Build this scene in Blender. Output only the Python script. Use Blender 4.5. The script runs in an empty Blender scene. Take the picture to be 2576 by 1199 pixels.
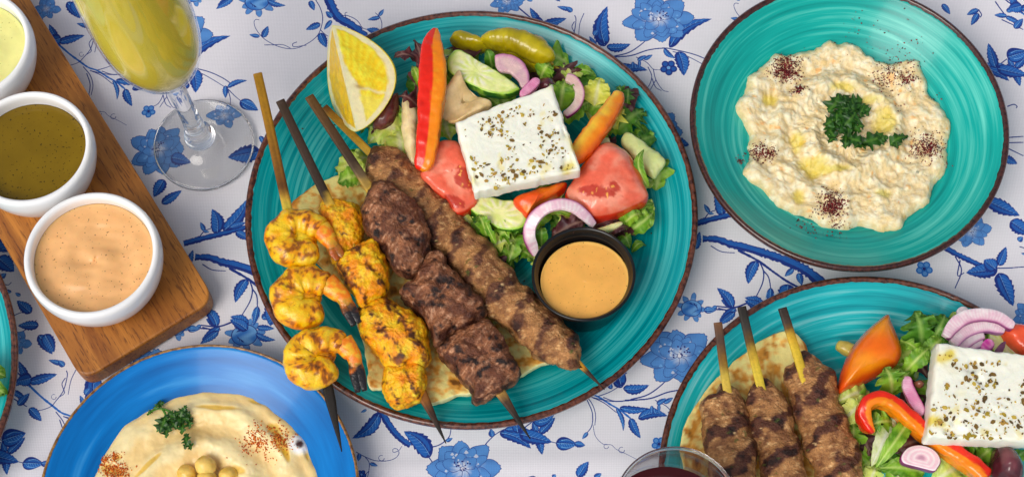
import bpy, math, random
import numpy as np
from mathutils import Vector

# ------------------------------------------------------------------ camera, world, sun, exposure
scn = bpy.context.scene
COL = scn.collection
CX, CY, FPX, TILT, DIST = 1288.0, 599.5, 4300.0, math.radians(22.0), 1.015
cam_d = bpy.data.cameras.new('camera'); cam = bpy.data.objects.new('camera', cam_d); COL.objects.link(cam)
cam.location = (0, -DIST*math.sin(TILT), DIST*math.cos(TILT)); cam.rotation_euler = (TILT, 0, 0)
cam_d.sensor_width = 36.0; cam_d.lens = 36.0*FPX/2576.0
cam_d.clip_start = 0.02; cam_d.clip_end = 100
scn.camera = cam
wld = bpy.data.worlds.new('World'); scn.world = wld; wld.use_nodes = True
wn = wld.node_tree.nodes; wl = wld.node_tree.links
sky = wn.new('ShaderNodeTexSky'); sky.sky_type = 'NISHITA'; sky.sun_disc = False
SUN_EL, SUN_AZ = math.radians(52), math.radians(-140)       # azimuth clockwise from +Y: light comes from the near left
sky.sun_elevation = SUN_EL; sky.sun_rotation = SUN_AZ
sky.air_density = 1.0; sky.dust_density = 3.0; sky.ozone_density = 1.0
hs = wn.new('ShaderNodeHueSaturation'); hs.inputs['Saturation'].default_value = .45      # thin overcast: the same sky with most of its blue veiled
wl.new(sky.outputs[0], hs.inputs['Color']); wl.new(hs.outputs[0], wn['Background'].inputs[0]); wn['Background'].inputs[1].default_value = 0.118
sun_d = bpy.data.lights.new('sun', 'SUN'); sun = bpy.data.objects.new('sun', sun_d); COL.objects.link(sun)
sun_d.energy = 1.4; sun_d.angle = math.radians(34); sun_d.color = (1.0, 0.93, 0.84)
sdir = Vector((math.sin(SUN_AZ)*math.cos(SUN_EL), math.cos(SUN_AZ)*math.cos(SUN_EL), math.sin(SUN_EL)))
sun.rotation_euler = sdir.to_track_quat('Z', 'Y').to_euler(); sun.location = sdir*3
scn.view_settings.view_transform = 'Standard'; scn.view_settings.look = 'None'
scn.view_settings.exposure = 0.18; scn.view_settings.gamma = 1.0
scn.cycles.use_denoising = True
scn.cycles.max_bounces = 10; scn.cycles.transparent_max_bounces = 12

# ------------------------------------------------------------------ helpers: picture -> place
_C = np.array([0, -DIST*math.sin(TILT), DIST*math.cos(TILT)])
_f = -_C/DIST; _r = np.array([1.0, 0, 0]); _u = np.cross(_r, _f)
SC = 2576/3840.0
def W(x, y, z=0.0):
    d = _f + _r*((x-CX)/FPX) - _u*((y-CY)/FPX)
    return _C + d*((z-_C[2])/d[2])
def proj(P):
    d = np.asarray(P) - _C; k = d@_f
    return CX+FPX*(d@_r)/k, CY-FPX*(d@_u)/k
def tl(x0, y0, s, pts):
    """points read in an enlarged crop (origin x0,y0, scale s) -> points of the 2576-wide picture"""
    return [((x0+p[0]/s)*SC, (y0+p[1]/s)*SC) + tuple(p[2:]) for p in pts]
def Wp(pts, z): return np.array([W(p[0], p[1], z) for p in pts])
def pxm(x, y, z): return np.linalg.norm(W(x+1, y, z)-W(x, y, z))      # metres per picture pixel
TT = np.linspace(0, 2*np.pi, 121)[:-1]
def fit_circle(l, r, t, b, z, top=False):
    c = W((l+r)/2, (t+b)/2, z); R = (r-l)/2*pxm((l+r)/2, (t+b)/2, z)
    for _ in range(12):
        x, y = proj(c+R*np.stack([np.cos(TT), np.sin(TT), 0*TT], 1))
        R *= (r-l)/(x.max()-x.min())
        m = pxm((l+r)/2, (t+b)/2, z)
        c = c + np.array([((l+r)-(x.max()+x.min()))/2*m, -(t-y.min())*m if top else -((t+b)-(y.max()+y.min()))/2*m, 0])
    return c, R
def A(r, g, b, k=0.80):
    o = []
    for v in (r, g, b):
        v /= 255.0; v = v/12.92 if v < .04045 else ((v+.055)/1.055)**2.4
        o.append(min(v/k, .9))
    return np.array(o)

# ------------------------------------------------------------------ numpy noise
_rs = np.random.RandomState(5)
_perm = np.concatenate([_rs.permutation(256)]*3)
_g = _rs.normal(size=(256, 3)); _g /= np.linalg.norm(_g, axis=1)[:, None]
def pn(P):
    P = np.asarray(P, float); I = np.floor(P).astype(int); F = P-I; I &= 255
    u = F*F*F*(F*(F*6-15)+10); out = 0
    for dx in (0, 1):
        for dy in (0, 1):
            for dz in (0, 1):
                h = _perm[_perm[_perm[(I[:, 0]+dx) & 255]+((I[:, 1]+dy) & 255)]+((I[:, 2]+dz) & 255)]
                d = (_g[h]*(F-np.array([dx, dy, dz]))).sum(1)
                w = (u[:, 0] if dx else 1-u[:, 0])*(u[:, 1] if dy else 1-u[:, 1])*(u[:, 2] if dz else 1-u[:, 2])
                out = out + w*d
    return out*1.5
def fbm(P, f, o=3, seed=0):
    P = np.asarray(P)*f+seed*17.31; v = 0; a = 1.0
    for _ in range(o):
        v = v+a*pn(P); P = P*2.03+3.7; a *= .5
    return v
def ss(a, b, x): t = np.clip((x-a)/(b-a), 0, 1); return t*t*(3-2*t)
def mixc(a, b, t):
    a = np.asarray(a, float); b = np.asarray(b, float); t = np.asarray(t)[:, None]
    return a*(1-t)+b*t

# ------------------------------------------------------------------ mesh making
def thing(name, label, cat, loc, group=None, kind=None):
    o = bpy.data.objects.new(name, None); COL.objects.link(o); o.empty_display_size = .01
    o.location = loc; tag(o, label, cat, group, kind); return o
def tag(o, label=None, cat=None, group=None, kind=None):
    for k, v in (('label', label), ('category', cat), ('group', group), ('kind', kind)):
        if v: o[k] = v
    return o
def wloc(o):
    v = np.zeros(3)
    while o is not None: v = v+np.array(o.location); o = o.parent
    return v
def recalc(V, F):
    """outward winding for closed shapes"""
    F = np.asarray(F)
    a, b, c = V[F[:, 0]], V[F[:, 1]], V[F[:, 2]]
    m = V.mean(0); vol = (np.cross(a-m, b-m)*(c-m)).sum()
    if F.shape[1] == 4:
        d = V[F[:, 3]]; vol += (np.cross(a-m, c-m)*(d-m)).sum()
    return F[:, ::-1] if vol < 0 else F
def mk(name, V, F, mat, parent=None, col=None, origin=None, smooth=True, close=True):
    V = np.asarray(V, float)
    if isinstance(F, np.ndarray) or (len(F) and len(set(map(len, F))) == 1):
        F = np.asarray(F)
        if close: F = recalc(V, F)
        F = F.tolist()
    if origin is None:
        origin = np.array([(V[:, 0].min()+V[:, 0].max())/2, (V[:, 1].min()+V[:, 1].max())/2, V[:, 2].min()])
    base = wloc(parent) if parent is not None else np.asarray(origin, float)
    me = bpy.data.meshes.new(name)
    me.from_pydata((V-base).tolist(), [], F)
    if col is not None:
        at = me.color_attributes.new('col', 'FLOAT_COLOR', 'POINT')
        c = np.ones((len(V), 4), np.float32); c[:, :3] = np.clip(col, 0, .92); at.data.foreach_set('color', c.ravel())
    me.polygons.foreach_set('use_smooth', [smooth]*len(me.polygons))
    me.materials.append(mat); me.update()
    o = bpy.data.objects.new(name, me); COL.objects.link(o)
    if parent is not None: o.parent = parent
    else: o.location = base
    return o
def smooth_line(pts, n, closed=False, k=2):
    """Catmull-Rom through pts (any number of columns), resampled to n evenly spaced points"""
    P = np.asarray(pts, float)
    if closed: Q = np.vstack([P[-1], P, P[0], P[1]])
    else: Q = np.vstack([2*P[0]-P[1], P, 2*P[-1]-P[-2]])
    out = []
    for i in range(1, len(Q)-2):
        for t in np.linspace(0, 1, 12, endpoint=False):
            a, b, c, d = Q[i-1], Q[i], Q[i+1], Q[i+2]
            out.append(.5*((2*b)+(c-a)*t+(2*a-5*b+4*c-d)*t*t+(3*b-a-3*c+d)*t**3))
    if not closed: out.append(P[-1])
    return resample(np.array(out), n, closed)
def resample(P, n, closed=False):
    if closed: P = np.vstack([P, P[0]])
    s = np.concatenate([[0], np.cumsum(np.linalg.norm(np.diff(P[:, :2], axis=0), axis=1))])
    t = np.linspace(0, s[-1], n+1)[:-1] if closed else np.linspace(0, s[-1], n)
    return np.stack([np.interp(t, s, P[:, i]) for i in range(P.shape[1])], 1)
def vnormals(V, F):
    F = np.asarray(F); N = np.zeros_like(V)
    a, b, c = V[F[:, 0]], V[F[:, 1]], V[F[:, 2]]
    n = np.cross(b-a, c-a)
    if F.shape[1] == 4: n = np.cross(c-a, V[F[:, 3]]-b)
    for i in range(F.shape[1]): np.add.at(N, F[:, i], n)
    return N/(np.linalg.norm(N, axis=1)[:, None]+1e-15)
def grid_faces(nu, nv, wrap_v=False, wrap_u=False):
    I, J = np.meshgrid(np.arange(nu if wrap_u else nu-1), np.arange(nv if wrap_v else nv-1), indexing='ij')
    i2 = (I+1) % nu; j2 = (J+1) % nv
    return np.stack([I*nv+J, i2*nv+J, i2*nv+j2, I*nv+j2], -1).reshape(-1, 4)
def lathe(profile, c, n=96):
    pr = np.asarray(profile, float); a = np.linspace(0, 2*np.pi, n, endpoint=False)
    V = np.stack([c[0]+pr[:, 0][:, None]*np.cos(a), c[1]+pr[:, 0][:, None]*np.sin(a), c[2]+pr[:, 1][:, None]+0*a], -1)
    return V.reshape(-1, 3), grid_faces(len(pr), n, wrap_v=True)
def pillow(out, zc, th, p=2.0, n=72, k=12, straight=False, amp=0, freq=300, seed=0, oct=3, top=None, tilt=(0, 0)):
    """closed body with a traced plan outline, its own height zc and thickness th; p: 2 = ellipsoid, large = flat slab"""
    o = np.asarray([q[:2] for q in out], float)
    o = resample(o, n, True) if straight else smooth_line(o, n, True)
    P = np.array([W(x, y, zc) for x, y in o]); c = P.mean(0)
    sv = 1-(1-np.linspace(1, 0, k))**1.8 if False else np.sin(np.linspace(np.pi/2, 0, k))**.8
    sv[-1] = 0.02
    rings, S, H = [], [], []
    for sgn, svs in ((1, sv[::-1]), (-1, sv[1:])):
        for s in svs:
            h = (max(0, 1-s**p))**(1/p)
            rings.append(np.column_stack([c[:2]+(P[:, :2]-c[:2])*s, np.full(n, zc+sgn*h*th/2)])); S.append(np.full(n, s)); H.append(np.full(n, sgn*h))
    V = np.vstack(rings); S = np.concatenate(S); H = np.concatenate(H)
    F = grid_faces(len(rings), n, wrap_v=True)
    if top is not None: V[:, 2] += top(V, S)*(H > 0)
    if tilt != (0, 0): V[:, 2] += (V[:, 0]-c[0])*tilt[0]+(V[:, 1]-c[1])*tilt[1]
    F = recalc(V, F)
    if amp:
        V = V+vnormals(V, F)*(amp*fbm(V, freq, oct, seed))[:, None]
    # close the two small centre holes
    V = np.vstack([V, V[:n].mean(0), V[-n:].mean(0)]); S = np.append(S, [0, 0]); H = np.append(H, [1, -1])
    a = np.arange(n); b = (a+1) % n; m = len(V)
    q1 = np.stack([a, b, np.full(n, m-2), np.full(n, m-2)], 1); q2 = np.stack([a+(m-2-n), b+(m-2-n), np.full(n, m-1), np.full(n, m-1)], 1)
    F = [list(f) for f in F.tolist()]
    nrm = np.cross(V[q1[0, 1]]-V[q1[0, 0]], V[m-2]-V[q1[0, 0]])
    F += [[int(r[0]), int(r[1]), m-2] if nrm[2] > 0 else [int(r[1]), int(r[0]), m-2] for r in q1]
    F += [[int(r[1]), int(r[0]), m-1] if nrm[2] > 0 else [int(r[0]), int(r[1]), m-1] for r in q2]
    return V, F, S, H, c
def sweep(P, w, t, p=2.0, m=18, n=60, up=None, twist=0.0, roundend=0.0):
    """closed tube along P (k,3) with full width w (in plan) and height t along it; p: cross-section, 2 round, large square"""
    k = len(P); D = np.column_stack([P, np.broadcast_to(w, k), np.broadcast_to(t, k)])
    D = smooth_line(D, n) if k > 2 else np.stack([np.interp(np.linspace(0, 1, n), [0, 1], D[:, i]) for i in range(5)], 1)
    P = D[:, :3]; T = np.gradient(P, axis=0); T /= np.linalg.norm(T, axis=1)[:, None]
    U = np.array([0, 0, 1.0]) if up is None else np.asarray(up, float)
    N = np.cross(U[None], T); N /= np.linalg.norm(N, axis=1)[:, None]; B = np.cross(T, N)
    a = np.linspace(0, 2*np.pi, 1601)[:-1]; sec = np.stack([np.sign(np.cos(a))*np.abs(np.cos(a))**(2/p), np.sign(np.sin(a))*np.abs(np.sin(a))**(2/p)], 1)
    asp = float(np.mean(D[:, 3])/max(np.mean(D[:, 4]), 1e-6)); sec = resample(sec*np.array([asp, 1]), m, True)/np.array([asp, 1])     # points spread evenly round the section
    ca, sa = sec[:, 0], sec[:, 1]
    u = np.linspace(0, 1, n); e = np.ones(n)
    if roundend:
        L = np.linalg.norm(np.diff(P, axis=0), axis=1).sum(); x = np.minimum(u, 1-u)*L
        e = np.sqrt(np.clip(1-(1-np.clip(x/roundend, 0, 1))**2, .02, 1))
    V = P[:, None]+N[:, None]*(ca[None, :, None]*(D[:, 3]*e/2)[:, None, None])+B[:, None]*(sa[None, :, None]*(D[:, 4]*e/2)[:, None, None])
    V = V.reshape(-1, 3); F = grid_faces(n, m, wrap_v=True)
    uu = np.repeat(u, m); vv = np.tile(ca, n); hh = np.tile(sa, n)
    V = np.vstack([V, P[0], P[-1]]); uu = np.append(uu, [0, 1]); vv = np.append(vv, [0, 0]); hh = np.append(hh, [0, 0])
    j = np.arange(m); q = (j+1) % m; M0 = n*m
    caps = np.vstack([np.stack([q, j, np.full(m, M0), np.full(m, M0)], 1), np.stack([j+(n-1)*m, q+(n-1)*m, np.full(m, M0+1), np.full(m, M0+1)], 1)])
    F = [list(map(int, f)) for f in F]+[[int(f[0]), int(f[1]), int(f[2])] for f in caps]
    # winding: check one side face
    f = F[0]; nn = np.cross(V[f[1]]-V[f[0]], V[f[2]]-V[f[0]])
    if nn@(V[f[0]]-P[0]) < 0: F = [g[::-1] for g in F]
    return V, F, uu, vv, hh, T
def disp(V, F, d):
    Fq = np.array([f if len(f) == 4 else f+[f[-1]] for f in F])
    a, b, c, e = (V[Fq[:, i]] for i in range(4)); nrm = np.cross(c-a, e-b); z = np.linalg.norm(nrm, axis=1) < 1e-16
    nrm[z] = np.cross(b-a, c-a)[z]
    N = np.zeros_like(V)
    for i in range(4): np.add.at(N, Fq[:, i], nrm)
    N /= np.linalg.norm(N, axis=1)[:, None]+1e-15
    return V+N*d[:, None]
def leaf(base, tip, width, zb=.01, zt=.012, arch=.006, ruf=.25, kr=3.5, lobes=0, lob=.35, jag=.12, bend=0.0, nu=20, nv=9, seed=0, fold=.15, tipw=.75):
    """single leaf blade; base, tip picture points; width in metres"""
    rs = np.random.RandomState(seed)
    b = W(base[0], base[1], zb); e = W(tip[0], tip[1], zt); ax = e-b; L = np.linalg.norm(ax[:2]); d = ax/L
    nrm = np.array([-d[1], d[0], 0])
    u = np.linspace(0, 1, nu); v = np.linspace(-1, 1, nv)
    hw = width/2*(np.sin(np.pi*np.clip(u, 0, 1)**tipw)**.75*.95+.06*(1-u))
    U, Vv = np.meshgrid(u, v, indexing='ij'); ph = rs.rand(2)*6.28
    side = np.where(Vv > 0, ph[0], ph[1])
    wm = np.ones_like(U)
    if lobes: wm = wm+lob*np.cos(2*np.pi*lobes*U+side)*(np.abs(Vv) > .5)
    wm = wm+jag*rs.normal(size=U.shape)*(np.abs(Vv) > .7)
    x = U*L; y = hw[:, None]*Vv*wm+bend*L*np.sin(np.pi*U)
    z = (1-U)*zb+U*zt+arch*np.sin(np.pi*U)+ruf*width*np.abs(Vv)**1.6*np.sin(2*np.pi*kr*U+side+Vv)*.5+fold*hw[:, None]*np.abs(Vv)
    z += width*.05*rs.normal(size=U.shape)*(np.abs(Vv) > .3)
    P = np.stack([b[0]+d[0]*x+nrm[0]*y, b[1]+d[1]*x+nrm[1]*y, z], -1).reshape(-1, 3)
    return P, grid_faces(nu, nv), U.ravel(), Vv.ravel()

# ------------------------------------------------------------------ materials
def nmat(name):
    m = bpy.data.materials.new(name); m.use_nodes = True; nt = m.node_tree
    return m, nt, nt.nodes['Principled BSDF'], (lambda t, **kw: _node(nt, t, **kw))
def _node(nt, t, **kw):
    n = nt.nodes.new(t)
    for k, v in kw.items():
        if k in n.inputs: n.inputs[k].default_value = v
        else: setattr(n, k, v)
    return n
def food(name, col=None, rough=.45, sss=0.0, sssr=(.004, .002, .001), bump=None, mottle=None, coat=0.0, spec=.5, trans=0.0, coatr=.08):
    """colour comes from the mesh's own 'col' attribute (its baked-in browning, rind, rib) or a flat colour; fine noise adds mottle and relief"""
    m, nt, b, N = nmat(name); L = nt.links.new
    if col is None:
        at = N('ShaderNodeAttribute', attribute_name='col'); src = at.outputs['Color']
    else:
        rgb = N('ShaderNodeRGB'); rgb.outputs[0].default_value = (*col, 1); src = rgb.outputs[0]
    tc = N('ShaderNodeTexCoord')
    if mottle:
        no = N('ShaderNodeTexNoise', Scale=mottle[0], Detail=4.0, Roughness=.65); L(tc.outputs['Object'], no.inputs['Vector'])
        mr = N('ShaderNodeMapRange'); mr.inputs[1].default_value = .25; mr.inputs[2].default_value = .75
        mr.inputs[3].default_value = 1-mottle[1]; mr.inputs[4].default_value = 1+mottle[1]; L(no.outputs['Fac'], mr.inputs[0])
        mx = N('ShaderNodeMix', data_type='RGBA', blend_type='MULTIPLY'); mx.inputs[0].default_value = 1
        L(src, mx.inputs[6]); L(mr.outputs[0], mx.inputs[7]); src = mx.outputs[2]
    L(src, b.inputs['Base Color'])
    b.inputs['Roughness'].default_value = rough; b.inputs['Specular IOR Level'].default_value = spec*.7
    b.inputs['Coat Weight'].default_value = coat*.5; b.inputs['Coat Roughness'].default_value = coatr
    if sss:
        b.inputs['Subsurface Weight'].default_value = sss; b.inputs['Subsurface Radius'].default_value = sssr; b.inputs['Subsurface Scale'].default_value = 1.0
    if bump:
        nb = N('ShaderNodeTexNoise', Scale=bump[0], Detail=5.0, Roughness=.6); L(tc.outputs['Object'], nb.inputs['Vector'])
        bu = N('ShaderNodeBump', Strength=bump[1], Distance=bump[2] if len(bump) > 2 else .001); L(nb.outputs['Fac'], bu.inputs['Height']); L(bu.outputs[0], b.inputs['Normal'])
        if coat: L(bu.outputs[0], b.inputs['Coat Normal'])
    if trans:
        tr = N('ShaderNodeBsdfTranslucent'); L(src, tr.inputs['Color']); ms = N('ShaderNodeMixShader'); ms.inputs[0].default_value = trans
        L(b.outputs[0], ms.inputs[1]); L(tr.outputs[0], ms.inputs[2]); L(ms.outputs[0], nt.nodes['Material Output'].inputs['Surface'])
    return m
def glaze(name, dark, mid, light, ringscale=420., spread=(.30, .5, .74), rough=.2, bumpy=.1):
    """hand-brushed glaze: noise stretched round the plate's own centre"""
    m, nt, b, N = nmat(name); L = nt.links.new
    tc = N('ShaderNodeTexCoord'); sp = N('ShaderNodeSeparateXYZ'); L(tc.outputs['Object'], sp.inputs[0])
    def mth(op, x, y=None):
        n = N('ShaderNodeMath', operation=op)
        for i, q in enumerate((x, y)):
            if q is None: continue
            if hasattr(q, 'is_linked'): L(q, n.inputs[i])
            else: n.inputs[i].default_value = q
        return n.outputs[0]
    r = mth('SQRT', mth('ADD', mth('MULTIPLY', sp.outputs[0], sp.outputs[0]), mth('MULTIPLY', sp.outputs[1], sp.outputs[1])))
    ang = mth('ARCTAN2', sp.outputs[1], sp.outputs[0])
    def ring(sc, k, off):
        cv = N('ShaderNodeCombineXYZ'); L(mth('MULTIPLY', r, sc), cv.inputs[0])
        L(mth('MULTIPLY', mth('COSINE', ang), k), cv.inputs[1]); L(mth('ADD', mth('MULTIPLY', mth('SINE', ang), k), off), cv.inputs[2])
        n = N('ShaderNodeTexNoise', Scale=1.0, Detail=3.0, Roughness=.6); L(cv.outputs[0], n.inputs['Vector']); return n.outputs['Fac']
    a1 = ring(ringscale, .75, 0.); a2 = ring(ringscale*.2, .6, 7.)
    fac = mth('ADD', mth('MULTIPLY', a1, .62), mth('MULTIPLY', a2, .38))
    cr = N('ShaderNodeValToRGB'); e = cr.color_ramp.elements
    e[0].position = spread[0]; e[0].color = (*dark, 1); e[1].position = spread[2]; e[1].color = (*light, 1)
    q = e.new(spread[1]); q.color = (*mid, 1)
    L(fac, cr.inputs[0]); L(cr.outputs[0], b.inputs['Base Color'])
    b.inputs['Roughness'].default_value = rough; b.inputs['Coat Weight'].default_value = .15; b.inputs['Coat Roughness'].default_value = .08; b.inputs['Specular IOR Level'].default_value = .2
    bu = N('ShaderNodeBump', Strength=bumpy, Distance=.0006); L(a1, bu.inputs['Height']); L(bu.outputs[0], b.inputs['Normal'])
    return m
def thin_glass(name, tint=(.97, .985, .98), ior=1.45):
    m, nt, b, N = nmat(name); L = nt.links.new; nt.nodes.remove(b)
    t = N('ShaderNodeBsdfTransparent'); t.inputs[0].default_value = (*tint, 1)
    g = N('ShaderNodeBsdfGlossy', Roughness=.02); g.inputs[0].default_value = (1, 1, 1, 1)
    fr = N('ShaderNodeFresnel', IOR=ior); ms = N('ShaderNodeMixShader')
    ge = N('ShaderNodeNewGeometry'); io = N('ShaderNodeMapRange'); io.inputs[3].default_value = ior; io.inputs[4].default_value = 1/ior
    L(ge.outputs['Backfacing'], io.inputs[0]); L(io.outputs[0], fr.inputs['IOR'])     # the same reflectance from inside and outside the sheet
    L(fr.outputs[0], ms.inputs[0]); L(t.outputs[0], ms.inputs[1]); L(g.outputs[0], ms.inputs[2]); L(ms.outputs[0], nt.nodes['Material Output'].inputs['Surface'])
    return m
def solid_glass(name):
    m, nt, b, N = nmat(name)
    b.inputs['Base Color'].default_value = (.98, .99, .99, 1); b.inputs['Transmission Weight'].default_value = 1; b.inputs['Roughness'].default_value = .02; b.inputs['IOR'].default_value = 1.48
    return m

# ------------------------------------------------------------------ tablecloth with its printed repeat
LH = np.array([.3012, .0117]); LV = np.array([.0050, -.2210])
LM = np.linalg.inv(np.stack([LH, LV], 1))
TWX, TWY = 2200, 1620
CT1 = (150, 0, 2.9976); CT2 = (450, 350, 1.845); CT3 = (780, 0, 2.854); CT4 = (2150, 0, 1.998); CT5 = (2240, 780, 2.398)
CT6 = (3440, 0, 1.0328); CT7 = (0, 980, 1.4857); CT8 = (640, 780, 2.1413); CT9 = (1250, 1420, 3.22); CT10 = (1950, 1200, 2.0425); CT11 = (1850, 0, 3.996)
tex = np.zeros((TWY, TWX, 3), np.float32)
C_DK = A(26, 50, 130, 1); C_MD = A(34, 104, 188, 1); C_LT = A(112, 168, 222, 1); C_NV = A(30, 38, 112, 1); C_WH = A(205, 208, 222, 1)
CLOTH = A(224, 221, 227, 1)
tex[:] = CLOTH
prs = np.random.RandomState(11)
def totex(pts, ct=None):
    P = tl(*ct, pts) if ct else pts
    w = Wp(P, 0)[:, :2]@LM.T
    return np.stack([w[:, 0]*TWX, w[:, 1]*TWY], 1)
def fill(Q, color, alpha=1.0, hole=None):
    """fill polygon Q (texture pixels) on the wrapping tile; color may be a function of pixel coordinates"""
    Q = np.asarray(Q, float); x0, y0 = np.floor(Q.min(0)).astype(int)-1; x1, y1 = np.ceil(Q.max(0)).astype(int)+1
    if x1-x0 > 2000 or y1-y0 > 1500: return
    X, Y = np.meshgrid(np.arange(x0, x1)+.5, np.arange(y0, y1)+.5)
    ins = np.zeros(X.shape, bool); xa, ya = Q[-1]
    for xb, yb in Q:
        if ya != yb:
            c = ((ya > Y) != (yb > Y)) & (X < (xb-xa)*(Y-ya)/(yb-ya)+xa); ins ^= c
        xa, ya = xb, yb
    if not ins.any(): return
    xi = (X[ins]-.5).astype(int) % TWX; yi = (Y[ins]-.5).astype(int) % TWY
    c = color(X[ins], Y[ins]) if callable(color) else color
    tex[yi, xi] = tex[yi, xi]*(1-alpha)+np.asarray(c)*alpha
def stroke(pts, ct, w0, w1=None, color=None, raw=False):
    w1 = w0 if w1 is None else w1; color = C_DK if color is None else color
    s = smooth_line(pts, max(14, len(pts)*9)) if len(pts) > 2 else resample(np.array(pts, float), 8)
    Q = totex(s.tolist(), ct) if not raw else s
    k = np.linalg.norm(totex([(0, 0), (100, 0)], ct)[1]-totex([(0, 0)], ct)[0])/100 if not raw else 1
    T = np.gradient(Q, axis=0); T /= np.linalg.norm(T, axis=1)[:, None]+1e-9; N = np.stack([-T[:, 1], T[:, 0]], 1)
    w = np.linspace(w0, w1, len(Q))*k/2*(1+.12*prs.normal(size=len(Q))*(w0 > 20))
    fill(np.vstack([Q+N*w[:, None], (Q-N*w[:, None])[::-1]]), color)
    if w0*k > 14:
        fill(np.vstack([Q+N*w[:, None]*.25, (Q-N*w[:, None]*.75)[::-1]]), C_MD, .75)
        for i in range(2, len(Q)-2, 2):
            o = N[i]*w[i]*prs.uniform(-.8, .8); stroke([Q[i]+o-T[i]*9, Q[i]+o+T[i]*9], None, 1.6, .6, C_DK, raw=True)
def pleaf(b, t, w, ct, bend=.0, ser=7):
    """printed leaf: dark blade, toothed edge, lighter half and vein"""
    B, T = totex([b, t], ct); k = np.linalg.norm(totex([(0, 0), (100, 0)], ct)[1]-totex([(0, 0)], ct)[0])/100
    ax = T-B; L = np.linalg.norm(ax); d = ax/L; n = np.array([-d[1], d[0]]); w *= k*.48
    u = np.linspace(0, 1, 46); hw = w*np.sin(np.pi*u**.72)**.85
    saw = 1-.22*((u*ser) % 1)*(u > .15)
    mid = B+u[:, None]*ax+n*(bend*L*np.sin(np.pi*u))[:, None]
    up = mid+n*(hw*saw)[:, None]; dn = mid-n*(hw*saw)[:, None]
    fill(np.vstack([up, dn[::-1]]), C_DK)
    sgn = 1 if prs.rand() > .5 else -1
    inn = mid+sgn*n*(hw*.74)[:, None]; fill(np.vstack([mid+sgn*n*(hw*.08)[:, None], inn[::-1]])[4:-4], C_MD, .85)
    inn = mid-sgn*n*(hw*.55)[:, None]; fill(np.vstack([mid-sgn*n*(hw*.2)[:, None], inn[::-1]])[6:-6], C_MD, .6)
    for i in range(6, 40, 5):
        for s in (1, -1): stroke([mid[i], mid[min(i+6, 45)]+s*n*hw[i]*.7], None, 1.6, .5, C_LT if s == sgn else C_MD, raw=True)
    stroke(mid[2:-4:6], None, 2.6, 1., C_LT, raw=True)
def petal(c, a, r0, r1, w, light=.5):
    """one petal from radius r0 to r1 at angle a round c, texture pixels"""
    d = np.array([math.cos(a), math.sin(a)]); n = np.array([-d[1], d[0]])
    u = np.linspace(0, 1, 24); hw = w*(np.sin(np.pi*np.clip(u*.86+.05, 0, 1))**.6)
    lob = 1+.07*np.sin(u*9+a*5)
    P = c+d*(r0+(r1-r0)*u)[:, None]; tip = np.linspace(1, -1, 14)
    cap = c+d*(r1+(w*.28)*(1-tip**2)+w*.06*np.sin(tip*9+a))[:, None]+n*(hw[-1]*tip)[:, None]
    Q = np.vstack([P+n*(hw*lob)[:, None], cap, (P-n*(hw*lob)[:, None])[::-1]])
    def colr(X, Y):
        q = np.stack([X-c[0], Y-c[1]], 1); t = np.clip((q@d-r0)/(r1-r0+1e-6), 0, 1); s = (q@n)/w
        st = .5+.5*np.sin(s*11+np.sin(t*5+a)*1.5)
        k = np.clip(.95-1.7*t+light*.35*st*(1-t)+.45*ss(.80, .95, t), 0, 1)[:, None]
        e = np.clip(np.abs(s)*1.1-.25, 0, 1)[:, None]
        base = C_MD*.5+C_LT*.5
        return (base*(1-k)+(C_LT*.3+C_WH*.7)*k)*(1-.4*e)+C_DK*.4*e
    fill(Q, C_DK); cc = Q.mean(0); fill(cc+(Q-cc)*.95, colr)
def flower(c, r, ct, n=8, sq=.8, seed=0, white=.6, core=True):
    rs = np.random.RandomState(seed)
    c, e = totex([c, (c[0]+r, c[1])], ct); r = np.linalg.norm(e-c)
    for i in range(n):
        a = i*2*np.pi/n+rs.uniform(-.15, .15); rr = r*(sq+(1-sq)*abs(math.cos(a)))*rs.uniform(.88, 1.05)
        petal(c, a, r*.18, rr, r*.33*rs.uniform(.8, 1.1), white)
    for i in range(n+2):
        a = i*2*np.pi/(n+2)+rs.uniform(-.2, .2)+.3; petal(c, a, r*.1, r*.76*(sq+(1-sq)*abs(math.cos(a)))*rs.uniform(.85, 1.08), r*.21*rs.uniform(.8, 1.2), white+.25)
    for i in range(n*4):
        a = rs.rand()*6.28; rr = r*rs.uniform(.34, .62)*(sq+(1-sq)*abs(math.cos(a))); q = c+rr*np.array([math.cos(a), math.sin(a)]); t_ = np.linspace(0, 6.28, 12); k_ = r*rs.uniform(.025, .06)
        fill(q+k_*np.stack([np.cos(t_)*(1+.4*np.sin(3*t_)), np.sin(t_)], 1), C_WH if rs.rand() < white*.8 else C_LT, .85)
    for i in range(n-2):
        a = i*2*np.pi/(n-2)+.4; petal(c, a, r*.05, r*.52*rs.uniform(.8, 1.1), r*.2, white+.5)
    if core:
        for i in range(26):
            a = rs.rand()*6.28; q = c+np.array([math.cos(a)*.30, math.sin(a)*.18])*r*rs.rand()**.5-np.array([0, r*.12])
            fill(q+np.array([[-1, -1], [1, -1], [1, 1], [-1, 1]])*r*.022, C_WH if i % 2 else C_NV)
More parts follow.
